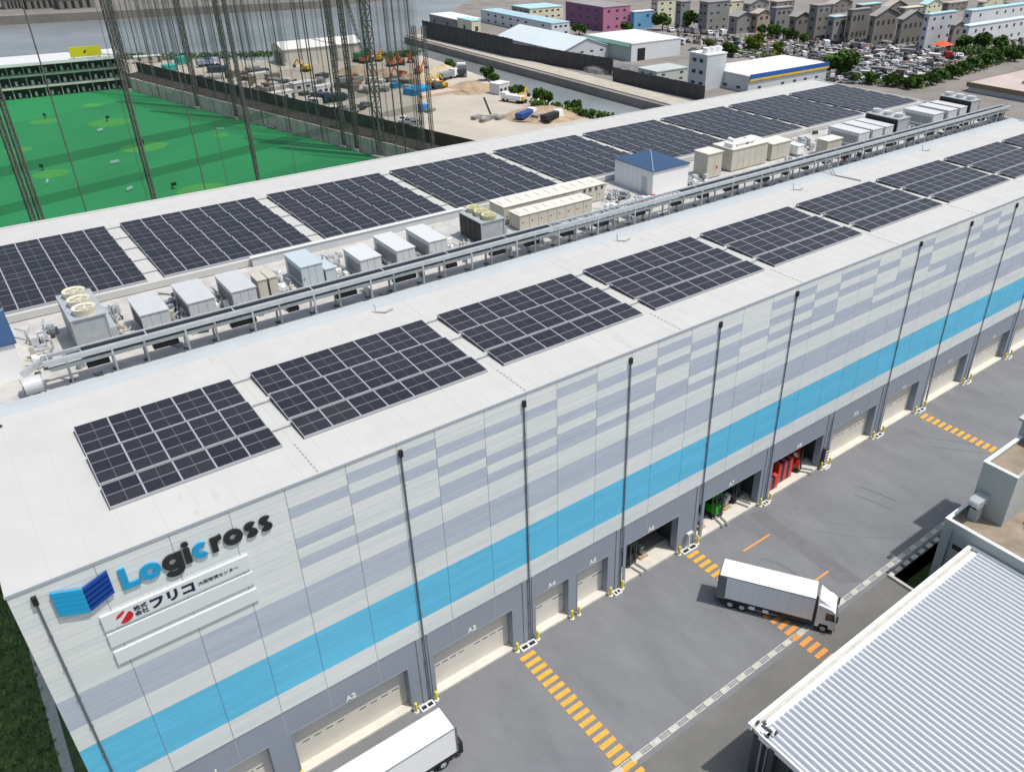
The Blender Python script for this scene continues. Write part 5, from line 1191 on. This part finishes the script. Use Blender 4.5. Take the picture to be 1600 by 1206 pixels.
def car_row(ua, va, ub, vb, n, rz, place, cols_, sc_=1.1, jit=0.0):
    A, Bq = G(ua, va), G(ub, vb)
    for i in range(n):
        P = A+(Bq-A)*(i/(max(1, n-1))); c_ = random.choice(cols_); P += Vector((random.uniform(-jit, jit), random.uniform(-jit, jit), 0))
        v_ = random.random() < 0.3
        car(P, rz+random.uniform(-0.05, 0.05), c_, '%s %s, %s from the left, parked %s' % (c_, 'van' if v_ else 'car', ORD[i], place), '%s vehicles parked %s' % (c_, place), sc_, v_)
car_row(448, 168, 492, 165, 7, R(118), 'in the middle yard row behind nets', ['dark blue', 'white', 'silver', 'black'])
car_row(500, 160, 528, 156, 4, R(118), 'close together right of the middle yard row', ['black', 'dark blue'], 1.5)
car_row(406, 172, 436, 168, 5, R(118), 'beside the dark range fence', ['dark blue', 'white', 'black'])
car_row(475, 178, 545, 173, 8, R(28), 'loosely in the lower yard row', ['silver', 'white', 'grey', 'dark blue'])
car_row(432, 186, 478, 183, 5, R(28), 'in the yard next to the long trailers', ['silver', 'grey', 'black'])
car_row(550, 178, 572, 168, 3, R(30), 'out on the open yard concrete', ['silver', 'black', 'grey'])
car_row(632, 190, 650, 196, 3, R(40), 'near the twin masts on open concrete', ['silver', 'white', 'grey'])
# lot with many vehicles across the canal
for ri in range(11):
    v = 78+ri*5.0; ua = 1330-ri*3+ (ri % 3)*8; ub = 1475-ri*5
    if ri < 3: ua = 1080+ri*10; ub = 1440
    n = 20 if ri < 3 else 13
    car_row(ua, v, ub, v+(9 if ri < 3 else 6), n, R(55 if ri % 2 else 130), 'in far lot row %s from the houses' % ORD[ri], ['silver', 'grey', 'white', 'grey', 'white', 'black', 'silver', 'silver'], 0.95, 2.2)
car_row(1000, 84, 1062, 70, 8, R(120), 'in front of the white roofed works', ['white', 'silver', 'white', 'grey'], 1.2, 1.0)
car_row(1050, 50, 1130, 56, 8, R(60), 'along the street below the grey blocks', ['white', 'silver', 'white', 'grey'], 1.3, 1.0)
car_row(1290, 72, 1500, 92, 20, R(45), 'along the street below the taupe blocks', ['white', 'silver', 'red', 'grey', 'black'], 1.3, 1.5)
fc = B(); rnd = random.Random(21); cm = [M_steeld, M_dark, M_whiteg, M_kerb, mat('stack_brown', (0.18, 0.14, 0.11), 0.9, 0.3, 0.6), M_unit, M_glass, mat('canopy_rust', (0.35, 0.10, 0.05), 0.8)]
for i in range(2600):
    if i < 1500: u, v = rnd.uniform(1070, 1500), rnd.uniform(64, 118)
    else: u, v = rnd.uniform(1000, 1600), rnd.uniform(58, 88)
    if u < 1330 and v > 62+(u-1000)*0.10: continue
    if u > 1440 and v > 128-(u-1440)*0.28: continue
    P = G(u, v); a = rnd.uniform(0.4, 2.2); c_ = rnd.uniform(0.4, 1.6); h_ = rnd.uniform(0.3, 1.8); fc.m(rnd.choice(cm[:2]+cm[3:7]+cm[4:5]+cm[3:4]) if rnd.random() > 0.10 else rnd.choice([cm[2], cm[2], cm[2], cm[7]])).box(P.x, P.x+a, P.y, P.y+c_, 0, h_)
tag(fc.build('lot_clutter'), 'dense small jumble of gear and materials across the far lot', 'clutter', kind='stuff')
hd = B(M_leaf)
for (ua, va, ub, vb, n, ww, hh_) in ((1330, 128, 1440, 138, 350, 1.8, 1.4), (1440, 136, 1600, 88, 500, 2.0, 1.6), (1090, 84, 1210, 88, 900, 3.0, 1.6), (1340, 120, 1420, 128, 500, 4, 1.0), (1480, 86, 1600, 84, 900, 3, 3)):
    A, Bq = G(ua, va), G(ub, vb)
    for q in range(n):
        p = A.lerp(Bq, rnd.random())+Vector((rnd.uniform(-ww, ww), rnd.uniform(-ww, ww), rnd.uniform(0.1, hh_))); s_ = rnd.uniform(0.3, 0.75)
        a = Vector((rnd.gauss(0, 1), rnd.gauss(0, 1), rnd.gauss(0, 1))).normalized(); c_ = a.cross(Vector((rnd.gauss(0, 1), rnd.gauss(0, 1), 1))).normalized()
        hd.m(M_leafy if (va < 90 and ua < 1300) or q % 9 == 0 else M_leaf).add([p-a*s_, p-c_*s_*0.7, p+a*s_, p+c_*s_*0.7], [(0, 1, 2, 3)])
tag(hd.build('hedge_undergrowth'), 'green undergrowth and hedges beneath the street trees beyond the roof', 'bushes', kind='stuff')
# piles, stacks, containers
def mound(label, u, v, rx, ry, h, mt=None, name='soil_pile', cat='soil pile'):
    P = G(u, v); rnd = random.Random(u); b = B(mt or M_soil); n, m = 18, 7; vs_ = [(0, 0, h)]
    for j in range(1, m+1):
        for i in range(n):
            a = 2*math.pi*i/n; f_ = j/m; jr = 1+rnd.uniform(-0.10, 0.10); vs_.append((rx*f_*math.cos(a)*jr, ry*f_*math.sin(a)*jr, h*max(0, (1-f_**1.3))*(1+rnd.uniform(-0.1, 0.1))))
    fs = [(0, 1+i, 1+(i+1) % n) for i in range(n)]
    for j in range(m-1):
        for i in range(n): fs.append((1+j*n+i, 1+(j+1)*n+i, 1+(j+1)*n+(i+1) % n, 1+j*n+(i+1) % n))
    o = b.add(vs_, fs).build(name); o.location = (P.x, P.y, 0); tag(o, label, cat)
mound('brown soil mound near the yellow excavator at the canal bank', 850, 180, 12, 10, 2.4)
mound('long sandy mound behind the yard edge wall', 735, 140, 9, 8, 2.6)
mound('sandy mound below the red excavators', 690, 116, 8, 6, 3.2, mat('sand', (0.48, 0.40, 0.27), 0.95, 0.15, 0.4))
mound('brown mound between the red excavators and the stacks', 640, 128, 8, 6, 2.6)
mound('brown mound left of the orange excavators', 600, 118, 9, 6, 2.2)
mound('small brown mound at the foot of the white shed', 552, 112, 7, 5, 2.0)
tag(B(mat('pink_kerb', (0.52, 0.42, 0.33), 0.9, 0.1, 0.4)).prism([(p.x, p.y) for p in [G(660, 155), G(676, 152), G(768, 137), G(766, 131), G(655, 150)]], 0, 0.9).build('yard_wall'), 'low pinkish concrete wall at the edge of the open yard', 'wall')
tarp = mat('blue_tarpaulin', (0.01, 0.30, 0.62), 0.6, 0.1, 0.5)
def stack(name, label, u, v, w_, d_, h, mt, rz=0, group=None, cat='material stack'):
    P = G(u, v); t = thing(name, label, cat, (P.x, P.y, 0), rz, group=group); n = max(2, int(h/0.45)); b = B(mt)
    for q in range(n):
        j1, j2 = random.uniform(-.12, .12), random.uniform(-.12, .12); b.box(-w_/2+j1, w_/2+j1, -d_/2+j2, d_/2+j2, 0.15+q*h/n, 0.15+(q+0.88)*h/n)
    b.build('load', t); B(M_bark).box(-w_/2, w_/2, -d_/2+0.2, -d_/2+0.5, 0, 0.15).box(-w_/2, w_/2, d_/2-0.5, d_/2-0.2, 0, 0.15).build('bearers', t)
stack('tarp_stack', 'large stack under a bright blue tarpaulin by the open yard', 652, 146, 8, 4.5, 1.8, tarp, R(20))
stack('tarp_stack', 'small blue covered stack left of the big blue tarpaulin', 619, 137, 3, 2.2, 1.3, tarp, R(10))
stack('blue_crate', 'blue crate by the long trailers near the shore', 333, 102, 5, 3, 2.4, mat('container_blue', (0.03, 0.10, 0.32), 0.5), R(-20))
stack('tarp_stack', 'teal covered stack near the shore, the upper one', 285, 100, 4, 3, 2.4, mat('teal_tarp', (0.04, 0.42, 0.34), 0.6), R(15))
stack('tarp_stack', 'teal covered stack near the shore, the lower one', 266, 111, 4, 3, 2.0, MATS['teal_tarp'], R(15))
stack('dark_crate', 'dark blue wedge shaped crate in the left yard', 340, 113, 6, 3, 1.8, mat('navy_crate', (0.03, 0.04, 0.07), 0.5), R(-25))
M_pal = mat('stack_brown', (0.18, 0.14, 0.11), 0.9, 0.3, 0.6); M_palg = mat('stack_grey', (0.27, 0.26, 0.25), 0.9, 0.3, 0.6); M_pall = mat('stack_pale', (0.58, 0.55, 0.49), 0.9, 0.2, 0.6)
area = [(300, 120, 400, 150), (400, 130, 480, 155), (480, 120, 560, 150), (560, 128, 640, 145), (385, 110, 430, 125)]
names_ = [('brown', M_pal), ('grey', M_palg), ('pale', M_pall), ('dark', M_dark)]
where = ['left of the dark fence nets', 'behind the parked cars', 'below the white shed', 'before the mounds', 'beside the white shed end']
for ai, (a, c_, b_, d_) in enumerate(area):
    for q in range(13 if ai < 4 else 6):
        u, v = random.uniform(a, b_), random.uniform(c_, d_)
        nm, mt = random.choice(names_)
        stack('material_stack', '%s stack of building materials %s, %s and %s' % (nm, where[ai], ['far left', 'left of centre', 'centre', 'right of centre', 'far right'][min(4, int(5*(u-a)/(b_-a)))], ['farthest', 'midway', 'nearest'][min(2, int(3*(v-c_)/(d_-c_)))]), u, v, random.uniform(2, 7), random.uniform(1.4, 3), random.uniform(0.7, 2.2), mt, R(random.choice([25, -65, 10])), group='%s material stacks %s' % (nm, where[ai]))
for i in range(26):
    u, v = random.uniform(818, 880), random.uniform(168, 194)
    if v < 172 or u+v < 1000: continue
    nm, mt = random.choice(names_); stack('material_stack', '%s stack of gear by the canal bank, %s and %s' % (nm, ['leftmost', 'left', 'right', 'rightmost'][min(3, int((u-818)/15.5))], ['farther', 'midway', 'nearer'][min(2, max(0, int((v-172)/7.4)))]), u, v-4, random.uniform(1.5, 4), random.uniform(1, 2.2), random.uniform(0.6, 1.8), mt, R(random.choice([25, -65])), group='%s stacks by the canal bank' % nm)
for i in range(70):
    u, v = random.uniform(1100, 1480), random.uniform(84, 122)
    if u < 1330 and v > 96: continue
    nm, mt = random.choice(names_[:3]+[('white', M_white)]); stack('material_stack', '%s stack of gear among the far lot vehicles, %s and %s' % (nm, ['far left', 'left', 'left of centre', 'just left of centre', 'just right of centre', 'right of centre', 'right', 'far right'][min(7, int((u-1100)/47.5))], ['farthest', 'far', 'near', 'nearest'][min(3, int((v-84)/9.5))]), u, v, random.uniform(2, 6), random.uniform(1.4, 3), random.uniform(0.8, 2.4), mt, R(random.choice([25, -65])), group='%s stacks in the far lot' % nm)
def cabin(label, u, v, mt, w_=7, d_=2.6, h=2.7, rz=0):
    P = G(u, v); t = thing('site_cabin', label, 'site cabin', (P.x, P.y, 0), rz)
    B(mt).box(-w_/2, w_/2, -d_/2, d_/2, 0.15, h).build('wall', t); B(rw_).box(-w_/2-0.15, w_/2+0.15, -d_/2-0.15, d_/2+0.15, h, h+0.15).build('roof', t)
    b = B(M_glass)
    for q in (-0.3, 0.1): b.box(w_*q-0.6, w_*q+0.6, -d_/2-0.04, -d_/2+0.01, 1.1, 1.9)
    b.build('window', t); B(M_dark).box(w_*0.35, w_*0.35+0.9, -d_/2-0.04, -d_/2+0.01, 0.15, 2.1).build('door', t)
cabin('white site cabin left of the parked cars', 442, 158, M_white, rz=R(10)); cabin('small white site cabin above the close parked cars', 505, 148, M_white, 5, rz=R(8)); cabin('white site cabin at the left by the range fence', 375, 165, M_whiteg, rz=R(-20))
cabin('pale open sided cabin at the right edge of the yard', 781, 146, M_whiteg, 5, 4, 3.2, R(15)); cabin('grey site cabin in the middle of the stacks', 475, 142, M_unit, 8, 3, rz=R(10)); cabin('low cream cabin left by the shore', 232, 98, M_beige, 9, 3, 2.2, R(-10))
def excavator(label, u, v, mt, rz, s_=1.2, grp='excavators in the yard'):
    P = G(u, v); t = thing('excavator', label, 'excavator', (P.x, P.y, 0), rz, group=grp); t.scale = (s_,)*3
    for s2 in (-1, 1): B(M_rubber).yz([(s2*1.0-0.25, 0.05), (s2*1.0+0.25, 0.05), (s2*1.0+0.25, 0.8), (s2*1.0-0.25, 0.8)], -1.7, 1.7).build('track', t)
    B(mt).box(-1.6, 1.3, -1.1, 1.1, 0.95, 1.9).box(-1.8, -1.0, -1.1, 1.1, 1.0, 2.2).build('body', t)
    B(mt).box(0.1, 1.3, 0.2, 1.1, 1.9, 2.8).build('cab', t); B(M_glass).box(0.2, 1.34, 0.15, 1.13, 2.0, 2.6).build('cab_window', t)
    B(mt).bar((1.2, -0.2, 1.6), (3.4, -0.2, 4.2), 0.4, 0.5).build('boom', t); B(mt).bar((3.4, -0.2, 4.2), (5.2, -0.2, 2.0), 0.3, 0.35).build('arm', t)
    B(M_dark).yz([(-0.7, 1.0), (0.3, 1.0), (0.3, 2.0), (-0.7, 2.0)], 4.8, 5.6).build('bucket', t)
orm = mat('excavator_orange', (0.50, 0.13, 0.045), 0.5); ory = mat('excavator_yellow', (0.72, 0.42, 0.02), 0.5)
for i, (u, v, mt, rz, lb) in enumerate([(612, 104, orm, 20, 'orange excavator leftmost of the group by the river mouth'), (626, 102, orm, 150, 'orange excavator second in the group by the river mouth'), (642, 98, orm, 60, 'orange excavator topmost of the group by the river mouth'), (570, 99, orm, 10, 'orange excavator at the foot of the green crane'),
        (655, 116, orm, 30, 'orange excavator beside the sandy mound'), (628, 122, orm, 200, 'orange excavator below the group'), (592, 96, ory, 45, 'yellow excavator right of the crane'), (815, 161, ory, 30, 'yellow excavator by the canal bank trees'), (478, 112, ory, 120, 'yellow machine before the white shed'), (552, 128, orm, 80, 'small orange machine among the stacks'),
        (676, 137, ory, 20, 'yellow excavator left of the dark truck bed'), (692, 139, ory, 160, 'yellow excavator right of the blue tarpaulin'), (527, 206, orm, 30, 'small red orange machine at the fence, left one'), (553, 214, mat('machine_red', (0.55, 0.05, 0.02), 0.5), 60, 'red machine at the fence below the masts'), (619, 243, orm, 100, 'orange machine just over the roof edge')]):
    excavator(lb, u, v, mt, R(rz), 0.92 if u != 552 else 0.75)
# mobile crane
P = G(568, 96); t = thing('mobile_crane', 'green mobile crane with a long dark lattice boom beside the shed', 'crane', (P.x, P.y, 0), R(20))
gm = mat('crane_green', (0.02, 0.16, 0.05), 0.5)
B(gm).box(-3.5, 2.5, -1.4, 1.4, 1.1, 3.2).box(1.0, 2.6, -1.5, -0.3, 3.2, 4.3).build('body', t); B(M_rubber).box(-3.6, 3.6, -1.9, -1.0, 0, 1.1).box(-3.6, 3.6, 1.0, 1.9, 0, 1.1).build('track', t)
b = B(mat('boom_dark', (0.03, 0.06, 0.05), 0.5)); bx = Vector((-6, 4, 42))
for sx in (-0.4, 0.4):
    for sy in (-0.4, 0.4): b.bar((sx, sy, 2.5), (bx.x+sx*0.5, bx.y+sy*0.5, bx.z), 0.14)
for q in range(26):
    f0, f1 = q/26, (q+1)/26; s_ = 0.4 if q % 2 else -0.4; pa = Vector((s_, -0.4, 2.5)).lerp(bx+Vector((s_*.5, -.2, 0)), f0); pb = Vector((-s_, -0.4, 2.5)).lerp(bx+Vector((-s_*.5, -.2, 0)), f1); b.bar(pa, pb, 0.10)
    pa = Vector((-0.4, s_, 2.5)).lerp(bx+Vector((-.2, s_*.5, 0)), f0); pb = Vector((-0.4, -s_, 2.5)).lerp(bx+Vector((-.2, -s_*.5, 0)), f1); b.bar(pa, pb, 0.10)
b.build('boom', t)
# yard trucks
def small_truck(label, u, v, rz, mt, s_=1.1):
    P = G(u, v); t = thing('flatbed_truck', label, 'truck', (P.x, P.y, 0), rz, group='trucks standing in the yard'); t.scale = (s_,)*3
    B(mt).box(-3.2, 1.6, -1.1, 1.1, 0.9, 2.0).build('bed', t); cb = B(M_white).box(1.8, 3.4, -1.05, 1.05, 0.6, 2.4).build('cab', t); B(M_glass).box(2.9, 3.43, -0.95, 0.95, 1.5, 2.15).build('windscreen', cb)
    B(M_black).box(-3.2, 3.2, -0.5, 0.5, 0.6, 0.9).build('chassis', t)
    for xx in (-2.2, 2.6):
        for s2 in (-1, 1): B(M_rubber).cyl((xx, s2*0.8, 0.45), (xx, s2*1.08, 0.45), 0.45, n=12).build('wheel', t)
small_truck('dark bedded truck parked by the blue tarpaulin', 684, 141, R(70), M_dark); small_truck('dark dump truck at the shore end of the pale wall', 722, 118, R(60), M_dark, 1.4); small_truck('grey truck near the canal mouth', 700, 124, R(20), M_steeld, 1.2)
small_truck('white truck beside the yellow excavator at the canal bank', 802, 160, R(110), M_white); small_truck('dark low truck on the open yard by the masts', 590, 200, R(-10), M_black, 1.0); small_truck('blue bedded truck near the canal bank stacks', 822, 187, R(20), mat('truck_blue', (0.02, 0.06, 0.25), 0.4)); small_truck('dark truck behind the roof edge near the canal bank', 862, 190, R(15), M_black)
small_truck('blue cab truck at the left of the yard', 325, 104, R(0), mat('lilac_bed', (0.30, 0.30, 0.42), 0.5), 1.1)
for i, (u, v) in enumerate([(395, 142), (420, 138), (340, 140), (470, 188)]):
    P = G(u, v); t = thing('steel_bundle', 'long dark bundle of steel sections lying in the yard, %s from the left' % ORD[[1, 2, 0, 3][i]], 'steel bundle', (P.x, P.y, 0), R(15+i*3), group='long steel bundles'); b = B(M_palg if i % 2 else mat('rust_dark', (0.07, 0.045, 0.035), 0.9))
    for q in range(5): b.box(-11, 11, -1.2+q*0.5, -0.85+q*0.5, 0.2, 0.6+0.1*(q % 2))
    b.build('sections', t); B(M_bark).box(-8, -7.6, -1.4, 1.4, 0, 0.2).box(7.6, 8, -1.4, 1.4, 0, 0.2).build('bearers', t)
for i, (u, v) in enumerate([(672, 175), (770, 185), (782, 186), (758, 190), (745, 186), (644, 203)]):
    stack('debris_heap', 'low heap of rubble on the open concrete, %s from the left' % ORD[[1, 4, 5, 3, 2, 0][i]], u, v, 3.5, 1.4, 0.8, M_palg, R(20), group='low rubble heaps', cat='rubble')
t = thing('timber_ramp', 'dark slanting board leaning in the open yard', 'board', tuple(G(771, 182))); B(M_dark).bar((-0.3, 0.6, 0), (-1.6, 2.0, 5.0), 0.9, 0.3).build('board', t); B(M_bark).box(-0.8, 0.8, -0.6, 1.0, 0, 0.25).build('base', t)
P = G(662, 175); t = thing('yellow_pump', 'small blue and yellow pump beside the twin masts', 'pump', (P.x, P.y, 0)); B(mat('pump_blue', (0.03, 0.2, 0.5), 0.5)).box(-1.2, 1.2, -1, 1, 0.2, 2.0).build('housing', t); B(M_yel).box(-1.2, 1.2, -1.02, 1.02, 0, 0.2).build('base', t)
P = G(1470, 84); t = thing('orange_canopy', 'orange canopy tent beside the white four storey block', 'canopy', (P.x, P.y, 0)); om = mat('canopy_orange', (0.75, 0.09, 0.02), 0.6)
B(om).add([(-3.4, -3, 3.4), (3.4, -3, 3.4), (3.4, 3, 3.4), (-3.4, 3, 3.4), (0, 0, 4.9)], [(0, 1, 4), (1, 2, 4), (2, 3, 4), (3, 0, 4), (3, 2, 1, 0)]).build('cover', t)
b = B(M_white)
for sx in (-3.1, 3.1):
    for sy in (-2.7, 2.7): b.cyl((sx, sy, 0), (sx, sy, 3.4), 0.12, n=6)
b.build('posts', t)
# shoreline bushes (uncountable) and far bank buildings
hb = B(M_leaf); rnd = random.Random(3)
for (ua, va, ub, vb, n, ww) in ((262, 93, 430, 89, 900, 2.5), (600, 92, 650, 86, 500, 3), (830, 166, 960, 190, 700, 1.8), (200, 92, 262, 94, 250, 2)):
    A, Bq = G(ua, va), G(ub, vb)
    for q in range(n):
        p = A.lerp(Bq, rnd.random())+Vector((rnd.uniform(-ww, ww), rnd.uniform(-ww, ww), rnd.uniform(0.1, 1.8))); s_ = rnd.uniform(0.3, 0.7)
        a = Vector((rnd.gauss(0, 1), rnd.gauss(0, 1), rnd.gauss(0, 1))).normalized(); c_ = a.cross(Vector((rnd.gauss(0, 1), rnd.gauss(0, 1), 1))).normalized()
        hb.m(M_leafy if q % 5 == 0 else M_leaf).add([p-a*s_, p-c_*s_*0.7, p+a*s_, p+c_*s_*0.7], [(0, 1, 2, 3)])
tag(hb.build('shore_bushes'), 'scrubby green bushes along the water edge', 'bushes', kind='stuff')
for i, (u, uR, lb) in enumerate([(10, 40, 'far bank shed at the top left corner, grey with dark gaps'), (46, 90, 'far bank white roofed shed at the top, middle'), (96, 150, 'far bank white roofed shed at the top, right')]):
    P = G(u, 20); L = abs(along_u(P, Vector((1, 0, 0)), uR)); t = thing('riverside_shed', lb, 'shed', (P.x, P.y, 1.2)); B(g3).box(0, L, 0, 12, 0, 5).build('wall', t); B(rw_).box(-0.5, L+0.5, -0.5, 12.5, 5, 5.5).build('roof', t)
    b = B(M_black); winrow(b, 1, L-1, 0.5, 4, L/10, 3.2, 'y', -0.01); b.build('doorway', t)
